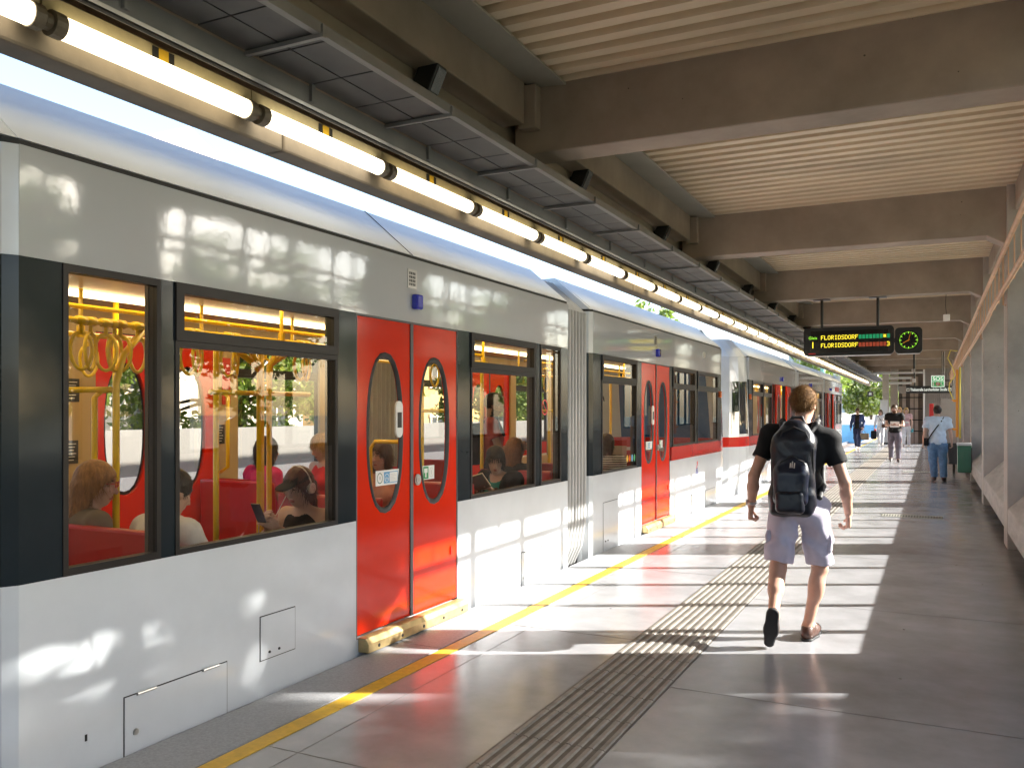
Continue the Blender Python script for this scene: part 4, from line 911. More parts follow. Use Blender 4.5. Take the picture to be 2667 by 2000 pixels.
def sdf_mesh(name, prims, res, wrinkle=0, wf=18., seed=0, smooth_it=0):
    F, lo = sdf_eval(prims, res)
    if wrinkle:
        n = F.shape; ax = [lo[i] + res * np.arange(n[i]) for i in range(3)]; x, y, z = np.meshgrid(*ax, indexing='ij')
        u = x + .04 * np.sin(z * 21 + seed) + .03 * np.sin(y * 17 + seed * 2); v_ = z + .05 * np.sin(x * 15 + seed * 3) + .04 * np.sin(y * 13 + 1.3 * seed)
        F = F + (wrinkle * (np.sin(u * wf * 2.1 + v_ * wf * 1.2 + seed) * np.sin(v_ * wf - u * wf * .8 + y * wf) + .6 * np.sin(v_ * wf * 1.9 + u * wf * 1.4 + y * wf * 1.1))).astype(np.float32)
    S = F < 0; n = np.array(F.shape)
    c = np.zeros(n - 1, int)
    offs = [(i, j, k) for i in (0, 1) for j in (0, 1) for k in (0, 1)]
    for i, j, k in offs: c += S[i:n[0] - 1 + i, j:n[1] - 1 + j, k:n[2] - 1 + k]
    act = np.argwhere((c > 0) & (c < 8)); N = len(act)
    idx = np.full(n - 1, -1); idx[tuple(act.T)] = np.arange(N)
    vals = {o: F[act[:, 0] + o[0], act[:, 1] + o[1], act[:, 2] + o[2]] for o in offs}
    acc = np.zeros((N, 3)); cnt = np.zeros(N)
    for o in offs:
        for d in range(3):
            if o[d] == 0:
                q = list(o); q[d] = 1; q = tuple(q); a, b = vals[o], vals[q]; m = (a < 0) != (b < 0)
                t = np.where(m, a / np.where(m, a - b, 1), 0); pnt = np.tile(np.array(o, float), (N, 1)); pnt[:, d] = t; acc[m] += pnt[m]; cnt[m] += 1
    P = lo + res * (act + acc / np.maximum(cnt, 1)[:, None])
    faces = []
    for d in range(3):
        a = np.moveaxis(S, d, 0); e = (a[:-1] != a[1:]); e = np.moveaxis(e, 0, d); ij = np.argwhere(e)
        o1, o2 = (d + 1) % 3, (d + 2) % 3
        ok = (ij[:, o1] > 0) & (ij[:, o2] > 0) & (ij[:, o1] < n[o1] - 1) & (ij[:, o2] < n[o2] - 1); ij = ij[ok]
        def cell(s1, s2): q = ij.copy(); q[:, o1] -= s1; q[:, o2] -= s2; return idx[tuple(q.T)]
        qd = np.stack([cell(1, 1), cell(0, 1), cell(0, 0), cell(1, 0)], 1); ins = S[tuple(ij.T)]
        qd[~ins] = qd[~ins][:, ::-1]; faces.append(qd)
    Fc = np.concatenate(faces); Fc = Fc[(Fc >= 0).all(1)]
    for _ in range(smooth_it):
        s_ = np.zeros_like(P); w_ = np.zeros(N)
        for a in range(4):
            b = (a + 1) % 4; np.add.at(s_, Fc[:, a], P[Fc[:, b]]); np.add.at(w_, Fc[:, a], 1); np.add.at(s_, Fc[:, b], P[Fc[:, a]]); np.add.at(w_, Fc[:, b], 1)
        P = .5 * P + .5 * s_ / np.maximum(w_, 1)[:, None]
    me = bpy.data.meshes.new(name); me.from_pydata(P.tolist(), [], Fc.tolist()); me.shade_smooth()
    return me
def strands(me, n, ln, a, b, wd=.0016, seed=5):
    g = np.random.default_rng(seed); N = len(me.vertices); co = np.zeros(N * 3); no = np.zeros(N * 3); me.vertices.foreach_get('co', co); me.vertices.foreach_get('normal', no); co = co.reshape(-1, 3); no = no.reshape(-1, 3)
    k = g.integers(0, N, n); p = co[k]; d = no[k] * a + np.array([0, 0, -b]) + g.normal(size=(n, 3)) * .25; d /= np.linalg.norm(d, axis=1)[:, None]
    sd = np.cross(d, no[k]); sd /= (np.linalg.norm(sd, axis=1)[:, None] + 1e-6); l = ln * (.5 + g.random(n))[:, None]
    V = np.concatenate([co, np.stack([p - sd * wd - no[k] * .002, p + sd * wd - no[k] * .002, p + d * l + no[k] * .001], 1).reshape(-1, 3)]).tolist()
    F = [tuple(q.vertices) for q in me.polygons] + [(N + 3 * i, N + 3 * i + 1, N + 3 * i + 2) for i in range(n)]
    m2 = bpy.data.meshes.new('hair'); m2.from_pydata(V, [], F); m2.shade_smooth(); return m2
def cone(a, b, ra, rb, k=.02): return ('c', np.asarray(a, float), np.asarray(b, float), ra, rb, k)
def cyl(a, b, ra, rb, k=.012): return ('k', np.asarray(a, float), np.asarray(b, float), ra, rb, k)
def ell(c, r, Rm=None, k=.02): return ('e', np.asarray(c, float), np.asarray(r, float), Rm, k)
def rbx(c, h, r, Rm=None, k=.012): return ('b', np.asarray(c, float), np.asarray(h, float), r, Rm, k)
def cut(p): return (p[0].upper(),) + p[1:]
def hcut(p, n): return ('h', np.asarray(p, float), np.asarray(n, float), 0)
def rz(a): c, s = math.cos(a), math.sin(a); return np.array([[c, -s, 0], [s, c, 0], [0, 0, 1.]])
def rx(a): c, s = math.cos(a), math.sin(a); return np.array([[1, 0, 0], [0, c, -s], [0, s, c.real]])
def unit(v): v = np.asarray(v, float); return v / (np.linalg.norm(v) + 1e-9)
SK = {}
def skin_mat(key, c):
    if key not in SK: SK[key] = mat('skin_' + key, c, .5, var=.12, vscale=9, spec=.4, bump=.0006, bscale=70); SK[key].node_tree.nodes['Principled BSDF'].inputs['Subsurface Weight'].default_value = .12; SK[key].node_tree.nodes['Principled BSDF'].inputs['Subsurface Radius'].default_value = (.01, .004, .002)
    return SK[key]
def cloth(name, c, rough=.8, var=.12, bump=.0015): return mat(name, c, rough, var=var, vscale=14, bump=bump, bscale=120, spec=.25)
def hairm(name, c): return mat(name, c, .45, var=.45, vscale=60, bump=.004, bscale=90, spec=.4, streak=(1, 1, .25))
LIP = mat('lips', (.35, .09, .075), .4); EYEM = mat('eye_dark', (.02, .015, .012), .2); BROW = mat('brow_hair', (.06, .035, .02), .7)

def hand(pr, wr, d, nrm, thumb, curl=.5, sc_=1., spread=.0):
    d = unit(d); nrm = unit(nrm - d * (np.dot(nrm, d))); s = unit(thumb - d * np.dot(thumb, d) - nrm * np.dot(thumb, nrm))
    Rm = np.stack([s, nrm, d], 1)
    pr.append(rbx(wr + d * .05 * sc_, V3(.030, .007, .036) * sc_, .010 * sc_, Rm, .012))
    for i, (ln, off) in enumerate(((.95, 1.5), (1.08, .5), (1.0, -.5), (.78, -1.5))):
        b = wr + d * (.088 - .004 * abs(off)) * sc_ + s * off * .0205 * sc_; dd = unit(d + s * off * .06 * (1 + spread)); a = curl * (.55 + .08 * i); p = b; r = .0098
        for L_ in (.040, .028, .021):
            e = unit(dd * math.cos(a) + nrm * math.sin(a)); q = p + e * L_ * ln * sc_; pr.append(cone(p, q, r * sc_, (r - .001) * sc_, .005)); p = q; r -= .001; a += curl * .75
    b = wr + d * .028 * sc_ + s * .030 * sc_; e1 = unit(s * .75 + d * .65 + nrm * .35); p = b + e1 * .038 * sc_; e2 = unit(d * .8 + nrm * .55 * max(.4, curl) - s * .05)
    pr += [cone(b, p, .0135 * sc_, .0115 * sc_, .012), cone(p, p + e2 * .030 * sc_, .0115 * sc_, .009 * sc_, .005)]
def head_prims(Hc, Rh, s=1., female=False):
    T = lambda x, y, z: Hc + Rh @ (V3(x, y, z) * s)
    E = lambda c, r, k=.012: ell(T(*c), V3(*r) * s, Rh, k)
    pr = [E((0, -.012, .030), (.076, .098, .092), .02), E((0, .030, -.040), (.060, .066, .078), .03), E((0, .050, -.098), (.030 if female else .036, .030, .024), .025),
          cone(T(0, .094, .012), T(0, .118, -.036), .008 * s, .0125 * s, .012), E((.013, .105, -.040), (.009, .010, .008), .008), E((-.013, .105, -.040), (.009, .010, .008), .008),
          E((0, .086, .036), (.052, .014, .012), .014), E((.044, .070, -.022), (.020, .020, .018), .02), E((-.044, .070, -.022), (.020, .020, .018), .02),
          E((0, .096, -.066), (.022, .010, .0055), .006), E((0, .095, -.077), (.019, .010, .006), .006)]
    for q in (-1, 1):
        pr.append(cut(E((q * .031, .102, .012), (.017, .014, .0105), .01))); pr.append(E((q * .031, .083, .012), (.0125, .0125, .0115), .004))
        pr.append(E((q * .076, -.006, -.008), (.011, .024, .034), .008)); pr.append(cut(E((q * .088, -.002, -.006), (.008, .012, .018), .006)))
    return pr, T
def paint_face(me, Hc, Rh, s, female, beard):
    n = len(me.polygons); ctr = np.zeros(n * 3); me.polygons.foreach_get('center', ctr); q = ((ctr.reshape(-1, 3) - Hc) @ Rh) / s
    mi = np.zeros(n, int)
    def el(c, r): return (((q - V3(*c)) / V3(*r)) ** 2).sum(1) < 1
    if beard: mi[(q[:, 2] < -.045) & (q[:, 2] > -.15) & (q[:, 1] > .0) & ~el((0, .1, -.07), (.026, .03, .012))] = 3; mi[el((0, .105, -.056), (.03, .02, .006))] = 3
    mi[el((0, .1, -.071), (.025, .02, .011))] = 1
    for sg in (-1, 1): mi[el((sg * .031, .098, .012), (.0105, .014, .0058))] = 2; mi[el((sg * .032, .095, .034), (.02, .02, .0055))] = 3
    me.polygons.foreach_set('material_index', mi)
BASE = dict(pelvis=(0, 0, .94), waist=(0, .005, 1.09), chest=(0, 0, 1.30), neck=(0, -.01, 1.455), head=(0, .02, 1.635), shL=(-.185, -.01, 1.42), shR=(.185, -.01, 1.42),
            elL=(-.235, -.03, 1.14), elR=(.235, -.03, 1.14), wrL=(-.245, .06, .90), wrR=(.245, .06, .90), hipL=(-.09, 0, .92), hipR=(.09, 0, .92), knL=(-.10, .02, .50), knR=(.10, .02, .50),
            anL=(-.105, -.02, .085), anR=(.105, -.02, .085), toL=(-.13, .15, .03), toR=(.13, .15, .03))
def walkpose(ph=1, **k):
    J = dict(BASE); J.update(knL=(-.095, .10 * ph + .06, .50), anL=(-.10, .22 * ph, .10), toL=(-.11, .22 * ph + .17, .045 if ph > 0 else .03), knR=(.095, -.10 * ph + .08, .49), anR=(.10, -.26 * ph, .14 if ph > 0 else .09), toR=(.11, -.26 * ph + .15, .03),
                             elL=(-.24, -.10 * ph, 1.14), wrL=(-.235, -.10 * ph + .02, .90), elR=(.24, .06 * ph, 1.14), wrR=(.235, .16 * ph + .04, .91)); J.update(k); return J
def sitpose(zs=.45, **k):
    z = zs + .09; J = dict(pelvis=(0, .02, z + .02), waist=(0, -.01, z + .17), chest=(0, -.02, z + .38), neck=(0, -.01, z + .535), head=(0, .03, z + .715), shL=(-.18, -.02, z + .50), shR=(.18, -.02, z + .50),
           elL=(-.23, .03, z + .24), elR=(.23, .03, z + .24), wrL=(-.14, .24, z + .17), wrR=(.14, .24, z + .17), hipL=(-.09, .04, z), hipR=(.09, .04, z), knL=(-.11, .44, z + .0), knR=(.11, .44, z + .0),
           anL=(-.11, .40, .09), anR=(.11, .40, .09), toL=(-.12, .56, .03), toR=(.12, .56, .03)); J.update(k); return J
def person(label, loc, heading, J, skin=('fair', (.52, .30, .21)), shirt=None, legs=None, hair=None, shoes=None, group=None, s=1., girth=1., female=False, hyaw=0., hpitch=0., res=.013, sleeve=.5, leglen=1., hem=None, curl=(.5, .5), beard=False,
           palms=None, neckline=.062, loose=.014, wrinkle=.0028, loc_name='person', hs=1., hair_style='short', legloose=.016, tank=False, legwr=.003):
    J = {k_: V3(*v_) * V3(girth if k_[:2] in ('sh', 'hi') else 1, 1, 1) for k_, v_ in J.items()}
    g = girth; Rh = rz(hyaw) @ rx(hpitch); Hc = J['head']
    up = unit(J['neck'] - J['waist']); xs = unit(J['shR'] - J['shL']); fw = unit(np.cross(up, xs)); Rt = np.stack([xs, fw, np.cross(xs, fw)], 1)
    hx = unit(J['hipR'] - J['hipL']); hup = unit(J['waist'] - J['pelvis']); hf = unit(np.cross(hup, hx)); Rp = np.stack([hx, hf, np.cross(hx, hf)], 1)
    def torso(o, shl=True):
        pr = [ell(J['pelvis'], V3(.160 * g, .112 * g, .115) + o, Rp, .03), cone(J['pelvis'], J['waist'], .118 * g + o, .112 * g + o, .05), ell(J['waist'] + up * .01, V3(.140 * g, .102 * g, .11) + o, Rt, .05),
              ell(J['chest'], V3(.168 * g, .112 * g, .175) + o, Rt, .05), ell(J['chest'] + up * .07 - fw * .02, V3(.165 * g, .095 * g, .10) + o, Rt, .05)]
        if female: pr += [ell(J['chest'] + fw * .085 + xs * q * .075 - up * .01, V3(.065, .055, .06) + o, Rt, .04) for q in (-1, 1)]
        if shl: pr += [cone(J['neck'] + xs * q * .03 - up * .01, J['sh' + sd], .046 + o, .056 + o, .05) for q, sd in ((-1, 'L'), (1, 'R'))]
        return pr
    B = torso(0) + [cone(J['neck'] - up * .06, Hc - (Rh @ V3(0, .015, .06)), .056 * (.9 if female else 1.02), .052 * (.88 if female else 1.03), .03)]
    hp, T = head_prims(Hc, Rh, hs, female); 
    for sd, q in (('L', -1), ('R', 1)):
        sh, el_, wr = J['sh' + sd], J['el' + sd], J['wr' + sd]; am = .86 if female else 1.
        B += [cone(sh, el_, .050 * am * g, .038 * am, .03), ell(sh.copy(), V3(.058, .058, .062) * am, None, .03), cone(el_, el_ + (wr - el_) * .35, .039 * am, .041 * am, .02), cone(el_ + (wr - el_) * .35, wr, .041 * am, .026 * am, .02)]
        hi, kn, an, to = J['hip' + sd], J['kn' + sd], J['an' + sd], J['to' + sd]; lm = (.95 if female else 1.) * g; dl = unit(an - kn); bk = unit(np.cross(dl, hx)); bk = bk if np.dot(bk, unit(to - an)) < 0 else -bk
        B += [cone(hi, kn, .090 * lm, .056, .03), cone(kn, an, .052, .036, .02), ell(kn + (an - kn) * .30 + bk * .018, V3(.050, .050, .10) * 1.0, None, .04) if abs(dl[2]) > .8 else cone(kn, kn + (an - kn) * .5, .05, .052, .03)]
        ft = unit(to - an); B += [cone(an - V3(0, 0, .02), an + (to - an) * .45, .038, .036, .03), cone(an + (to - an) * .45, to, .038, .026, .02), cone(an - V3(0, 0, .035) - ft * .03, an, .034, .036, .02)]
    B += hp
    for i, (sd, q) in enumerate((('L', -1), ('R', 1))):
        el_, wr = J['el' + sd], J['wr' + sd]; d = unit(wr - el_)
        if palms and palms.get(sd): dd, nn, th = palms[sd]; hand(B, wr, V3(*dd), V3(*nn), V3(*th), curl[i])
        else: hand(B, wr, d, V3(-q, 0, .1), V3(0, 1, .2), curl[i])
    me = sdf_mesh('person_body', B, res)
    paint_face(me, Hc, Rh, hs, female, beard)
    hm = hair or EYEM
    o = link(loc_name, me, [skin_mat(*skin), LIP, EYEM, hm if beard else BROW], None, loc); o.location = loc; o.rotation_euler = (0, 0, heading); o.scale = (s, s, s); tag(o, label, 'person', group)
    def part(name, pr, m, r_=None, wrk=0, wf=16., sd=1): 
        c = bpy.data.objects.new(name, sdf_mesh(name, pr, r_ or res, wrk, wf, sd)); COL.objects.link(c); c.parent = o; c.data.materials.append(m); return c
    if shirt:
        S = torso(loose, not tank)
        if tank: S += [cone(J['chest'] + up * .08 + fw * .05 * z_ + xs * q * .085, J['neck'] + xs * q * .085 - up * .01, .03, .022, .03) for q in (-1, 1) for z_ in (-1, 1)]
        for sd, q in (('L', -1), ('R', 1)):
            sh, el_, wr = J['sh' + sd], J['el' + sd], J['wr' + sd]
            if sleeve > 0:
                S += [ell(sh.copy(), V3(.060, .060, .064) + loose * .8, None, .03)]
                if sleeve <= 1: S += [cyl(sh, sh + (el_ - sh) * sleeve, .055 * g + loose, .048 + loose * 1.3, .03)]
                else: S += [cone(sh, el_, .054 * g + loose, .046 + loose, .03), cyl(el_, el_ + (wr - el_) * (sleeve - 1), .046 + loose, .036 + loose, .02)]
        hz = hem if hem is not None else J['pelvis'] - up * .02
        S += [hcut(hz, -hup), cut(cone(J['neck'] - up * .015 + fw * (.012), J['neck'] + up * .14 + fw * .03, neckline, neckline + .012, .01))]
        part('shirt', S, shirt, None, wrinkle, 15., 1.7)
    if legs:
        S = [ell(J['pelvis'], V3(.160 * g, .112 * g, .115) + legloose * .9, Rp, .03), cone(J['pelvis'], J['waist'], .118 * g + legloose * .7, .112 * g + legloose * .6, .05)]
        for sd in 'LR':
            hi, kn, an = J['hip' + sd], J['kn' + sd], J['an' + sd]
            if leglen >= 1:
                S += [cone(hi, kn, .092 * g + legloose, .058 + legloose * 1.3, .03), cyl(kn, an + (kn - an) * .02, .058 + legloose * 1.3, .050 + legloose, .03), cone(kn, kn + (an - kn) * .1, .058 + legloose * 1.3, .056 + legloose, .02)]
            else: S += [cone(hi, hi + (kn - hi) * .2, .088 * g + legloose * .8, .084 * g + legloose * .7, .02), cyl(hi + (hi - kn) * .02, hi + (kn - hi) * leglen * 2, .086 * g + legloose, .064 * g + legloose * 1.35, .010)]
        wz = J['waist'] - hup * .03 if hem is None else V3(*hem) + hup * .035; S += [hcut(wz, hup)]
        part('trousers' if leglen >= 1 else 'shorts', S, legs, None, legwr, 14., 4.1)
    if shoes:
        for sd in 'LR':
            an, to = J['an' + sd], J['to' + sd]; f = unit(to - an); fh = unit(V3(f[0], f[1], 0)); dn = unit(to - an - fh * np.dot(to - an, fh)) if False else V3(0, 0, -1)
            heel = an + V3(0, 0, -.045) - f * .035
            S = [cone(heel, an + (to - an) * .5 + V3(0, 0, -.012), .040, .045, .03), cone(an + (to - an) * .5 + V3(0, 0, -.012), to + f * .03, .046, .032, .03), cone(an + V3(0, 0, .0), an - V3(0, 0, .03), .046, .044, .02)]
            S += [hcut(an + V3(0, 0, .012), (0, 0, 1))]
            zf = min(heel[2] - .04, to[2] - .03)
            if abs(heel[2] - .0) < .12: S += [hcut((0, 0, .004), (0, 0, -1))]
            part('shoe', S, shoes, min(res, .012))
    if hair:
        Tl = T; E = lambda c, r, k=.02: ell(Tl(*c), V3(*r) * hs, Rh, k)
        t_ = .013 if hair_style in ('short', 'crop') else .018
        if hair_style == 'crop': t_ = .013
        S = [E((0, -.014, .034), (.076 + t_, .098 + t_, .092 + t_), .02)]
        if hair_style in ('long', 'pony', 'bob', 'bun'): S += [E((0, -.04, -.02), (.080 + t_ * .6, .070, .085), .03)]
        S += [cut(E((0, .085, -.045), (.072, .085, .095), .012)), cut(E((.09, .02, -.06), (.035, .06, .055), .01)) if hair_style in ('short', 'crop') else cut(E((.0, .12, -.03), (.06, .06, .09), .01)), cut(E((-.09, .02, -.06), (.035, .06, .055), .01)) if hair_style in ('short', 'crop') else cut(E((0, .12, -.03), (.06, .06, .09), .01))]
        if hair_style in ('short', 'crop'): S += [hcut(Tl(0, -.05, -.085), Rh @ V3(0, .35, -1.))]
        if hair_style == 'long':
            S += [cone(Tl(q * .062, -.035, .0), Tl(q * .072, -.035, -.20), .036, .030, .03) for q in (-1, 1)] + [cone(Tl(0, -.075, -.02), Tl(0, -.085, -.23), .055, .05, .03), cone(Tl(.03, -.08, -.02), Tl(.045, -.08, -.22), .045, .035, .03), cone(Tl(-.03, -.08, -.02), Tl(-.045, -.08, -.22), .045, .035, .03)]
        if hair_style == 'bob': S += [cone(Tl(q * .066, -.02, .01), Tl(q * .076, -.015, -.11), .034, .032, .03) for q in (-1, 1)] + [cone(Tl(0, -.08, .0), Tl(0, -.08, -.11), .055, .045, .03)]
        if hair_style == 'pony': S += [cone(Tl(0, -.105, .0), Tl(0, -.145, -.03), .03, .036, .02), cone(Tl(0, -.145, -.03), Tl(0, -.15, -.20), .036, .016, .02)]
        if hair_style == 'bun': S += [E((0, -.125, .02), (.04, .04, .04), .015)]
        hm_ = sdf_mesh('hair', S, min(res, .010), .0022 if hair_style not in ('crop',) else .001, 38., 2.2)
        hm_ = strands(hm_, 3800, .017, .55, .55) if hair_style == 'crop' else strands(hm_, 1800, .022, .4, .7) if hair_style == 'short' else strands(hm_, 2600, .06, .10, 1., .0022)
        hc = bpy.data.objects.new('hair', hm_); COL.objects.link(hc); hc.parent = o; hm_.materials.append(hair)
    return o, J, T
def held(name, label, cat, prims_or_mb, m, ref, res=.01, group=None, wrinkle=0):
    o = bpy.data.objects.new(name, sdf_mesh(name, prims_or_mb, res, wrinkle, 20., 3.) if isinstance(prims_or_mb, list) else prims_or_mb); COL.objects.link(o)
    for q in (m if isinstance(m, (list, tuple)) else [m]): o.data.materials.append(q)
    o.location = ref.location; o.rotation_euler = ref.rotation_euler; o.scale = ref.scale; ORG[o.name] = Vector(ref.location)
    return tag(o, label, cat, group)
def sub(parent, name, geo, m, res=.01, wrinkle=0):
    me = sdf_mesh(name, geo, res, wrinkle, 20., 3.) if isinstance(geo, list) else geo
    c = bpy.data.objects.new(name, me); COL.objects.link(c); c.parent = parent; c.data.materials.append(m); return c
def mesh_of(mb, name='mesh'):
    me = bpy.data.meshes.new(name); me.from_pydata(mb.v, [], mb.f)
    if len(set(mb.m)) > 1: me.polygons.foreach_set('material_index', mb.m)
    bm = bmesh.new(); bm.from_mesh(me); bmesh.ops.recalc_face_normals(bm, faces=bm.faces); bm.to_mesh(me); bm.free(); return me

# --- the walker in the foreground
blk = cloth('black_cotton', (.012, .012, .013)); lilac = cloth('pale_cotton', (.56, .51, .60), .85, .08, .002); brownl = mat('brown_leather', (.075, .032, .02), .45, var=.3, vscale=25)
MP = dict(pelvis=(-.005, 0, .955), waist=(0, .01, 1.11), chest=(.005, .015, 1.32), neck=(.01, .02, 1.505), head=(.025, .06, 1.665), shL=(-.205, .0, 1.445), shR=(.205, .02, 1.415), elL=(-.31, -.06, 1.15), elR=(.30, .01, 1.12),
          wrL=(-.335, .02, .925), wrR=(.325, .12, .885), hipL=(-.098, -.01, .935), hipR=(.098, .01, .93), knL=(-.145, -.04, .50), knR=(.135, .05, .50), anL=(-.155, -.34, .235), anR=(.055, .02, .09), toL=(-.175, -.33, .065), toR=(.10, .20, .035))
man, MJ, MT = person('man in black T-shirt and pale knee shorts walking away with a dark backpack', (-.85, 6.36, 0), R(5), MP, ('ruddy', (.58, .33, .235)), blk, lilac, mat('light_brown_hair', (.19, .098, .035), .65, var=.5, vscale=70, bump=.004, bscale=110, spec=.15, streak=(1, 1, .3)), None, None, 1.0, .98, hyaw=R(-14), res=.0085, sleeve=.56, leglen=.45, hem=V3(0, 0, .99), curl=(1.75, 1.4), hair_style='crop', loose=.013, wrinkle=.004, legloose=.026, legwr=.0085, neckline=.066,
    palms={'L': ((-.1, .1, -1), (1, .1, 0), (.25, 1, 0)), 'R': ((0, .2, -1), (-1, .1, 0), (-.25, 1, 0))})
sub(man, 'shoe', [cone((.05, -.035, .045), (.075, .09, .045), .042, .046, .03), cone((.075, .09, .045), (.105, .215, .035), .047, .036, .03), cone((.052, -.02, .075), (.06, .03, .072), .042, .044, .02), cut(ell((.054, .0, .115), (.034, .05, .04), None, .01)), hcut((0, 0, .012), (0, 0, -1))], brownl, .0075)
sub(man, 'shoe_sole', [cone((.05, -.035, .012), (.075, .09, .012), .044, .049, .03), cone((.075, .09, .012), (.108, .22, .012), .049, .038, .03), hcut((0, 0, .002), (0, 0, -1)), hcut((0, 0, .018), (0, 0, 1))], M['rubber'], .006)
A_, T_ = V3(-.155, -.375, .235), V3(-.18, -.345, .02); f = unit(T_ - A_)
sub(man, 'shoe', [cone(A_ + V3(0, .015, .012), A_ + f * .10 + V3(0, .03, 0), .042, .045, .03), cone(A_ + f * .10 + V3(0, .03, 0), T_ + V3(0, .02, .03), .046, .034, .03), cut(cone(A_ + V3(0, .03, .10), A_ + V3(0, .075, .02), .036, .034, .01))], brownl, .0075)
nb = unit(V3(0, -1, .12)); sole = [cone(A_ + V3(0, -.012, .012) , A_ + f * .10 + V3(0, .0, 0), .044, .048, .03), cone(A_ + f * .10, T_ + V3(0, -.008, .03), .049, .038, .03)]
c0 = A_ + f * .10 + V3(0, -.022, 0); fn = unit(np.cross(f, V3(1, 0, 0))); fn = fn if fn[1] < 0 else -fn
sub(man, 'shoe_sole', sole + [hcut(c0 + fn * .010, fn), hcut(c0 - fn * .012, -fn)], mat('dark_sole', (.022, .020, .020), .7, bump=.003, bscale=120), .006)
wd = unit(V3(*MP['wrL']) - V3(*MP['elL'])); wc = V3(*MP['wrL']) - wd * .035
sub(man, 'wristwatch', [cyl(wc - wd * .011, wc + wd * .011, .036, .035, .004), rbx(wc + V3(-.036, -.01, 0), V3(.003, .014, .014), .003, None, .004)], M['steel'], .005)
navy = mat('navy_nylon', (.008, .009, .016), .33, var=.35, vscale=5, bump=.003, bscale=22, spec=.5); navy2 = mat('navy_pocket', (.008, .011, .024), .28, var=.3, vscale=5, bump=.003, bscale=18); strapm = mat('black_webbing', (.016, .016, .017), .6)
BPt = R(3); RB = rx(R(-3)) 
bp = held('backpack', 'dark navy nylon backpack with curved front pockets, worn by the man in pale shorts', 'backpack', [rbx((-.035, -.195, 1.19), (.086, .03, .20), .06, rz(0), .03), ell((-.025, -.20, 1.40), (.130, .085, .16), None, .05), rbx((-.045, -.20, .99), (.100, .035, .05), .05, None, .04)], navy, man, .009, None, .003)
sub(bp, 'front_pocket', [rbx((-.045, -.275, 1.10), (.07, .012, .085), .045, None, .02), ell((-.04, -.275, 1.22), (.11, .042, .10), None, .04)], navy2, .008, .002)
sub(bp, 'lower_pocket', [rbx((-.05, -.300, 1.00), (.060, .010, .045), .036, None, .02)], navy, .008, .002)
for pts, nm in (([(-.13, -.287, 1.18), (-.11, -.300, 1.27), (-.035, -.306, 1.315), (.04, -.300, 1.27), (.06, -.287, 1.18)], 'zip_piping'), ([(-.155, -.25, 1.12), (-.15, -.265, 1.36), (-.10, -.275, 1.475), (-.025, -.275, 1.51), (.05, -.275, 1.475), (.10, -.265, 1.36), (.10, -.25, 1.12)], 'zip_piping')):
    b = MB(); b.tube(pts, .006, 6); sub(bp, nm, mesh_of(b), strapm)
b = MB()
for q in ((-.048, 1.245), (-.035, 1.255), (-.022, 1.245)): b.tube([(q[0], -.318, q[1] - .022), (q[0] + .004, -.320, q[1] + .022)], .0045, 6)
sub(bp, 'maker_mark', mesh_of(b), M['steel'])
sub(bp, 'grab_loop', [cone((-.07, -.13, 1.535), (-.04, -.12, 1.575), .010, .010, .01), cone((-.04, -.12, 1.575), (.02, -.12, 1.575), .010, .010, .01), cone((.02, -.12, 1.575), (.04, -.13, 1.535), .010, .010, .01)], strapm, .006)
for q, sx_ in ((-1, -.115), (1, .12)):
    sh = V3(sx_ + .005 * q, .0, 1.525)
    S = []
    pts = [(sx_ * .75 - .02, -.13, 1.46), (sx_ * .95, -.085, 1.525), (sx_, -.01, 1.545), (sx_ * 1.05, .075, 1.50), (sx_ * 1.15, .135, 1.38), (sx_ * 1.25, .12, 1.20), (sx_ * 1.3, .02, 1.09), (sx_ * 1.15, -.13, 1.02)]
    for a, b_ in zip(pts, pts[1:]): S.append(cone(a, b_, .020, .020, .02))
    sub(bp, 'shoulder_strap', S, strapm, .008)

sub(man, 'cargo_pocket', [rbx((.196, .025, .70), (.008, .055, .065), .012, rx(0), .02)], lilac, .008, .003); sub(man, 'cargo_pocket', [rbx((-.206, -.025, .70), (.008, .055, .065), .012, rx(0), .02)], lilac, .008, .003)
# --- people further along the platform
denim = cloth('blue_denim', (.13, .24, .42), .8, .3); palblue = cloth('pale_blue_cotton', (.55, .66, .80)); white_c = cloth('white_cotton', (.72, .71, .72)); navyc = cloth('navy_cotton', (.02, .028, .07)); greyd = cloth('grey_denim', (.17, .155, .19), .8, .25); pinkc = cloth('dusty_pink', (.55, .36, .38)); darkshoe = mat('dark_shoe', (.04, .03, .028), .5); paleshoe = mat('pale_shoe', (.55, .48, .42), .5)
HB = hairm('dark_hair', (.022, .013, .009)); HBr = hairm('brown_hair', (.085, .045, .02)); HBl = hairm('blonde_hair', (.42, .26, .09)); HR = hairm('copper_hair', (.26, .11, .035))
P_ = 'people walking along the platform'
p1, J1, _ = person('person in pale blue T-shirt and faded jeans walking away, thin strap across back', (.10, 21.9, 0), R(2), walkpose(-1, anR=(.13, -.02, .09), toR=(.16, .13, .03), knR=(.115, .06, .5), anL=(-.06, .10, .09), toL=(-.09, .26, .035), knL=(-.09, .10, .50), wrL=(-.29, .02, .88), wrR=(.30, .08, .90), elR=(.27, .0, 1.13), elL=(-.265, -.03, 1.13)), ('fair', (.56, .36, .28)), palblue, denim, HB, darkshoe, P_, .985, 1.1, hem=V3(0, 0, .86), res=.012, sleeve=.62, loose=.028, legloose=.024, wrinkle=.005, legwr=.005, curl=(.9, .9))
b = MB(); pts = [(-.20, -.135, .98), (-.12, -.155, 1.12), (-.02, -.16, 1.27), (.08, -.135, 1.41), (.13, -.06, 1.50), (.13, .03, 1.48)]
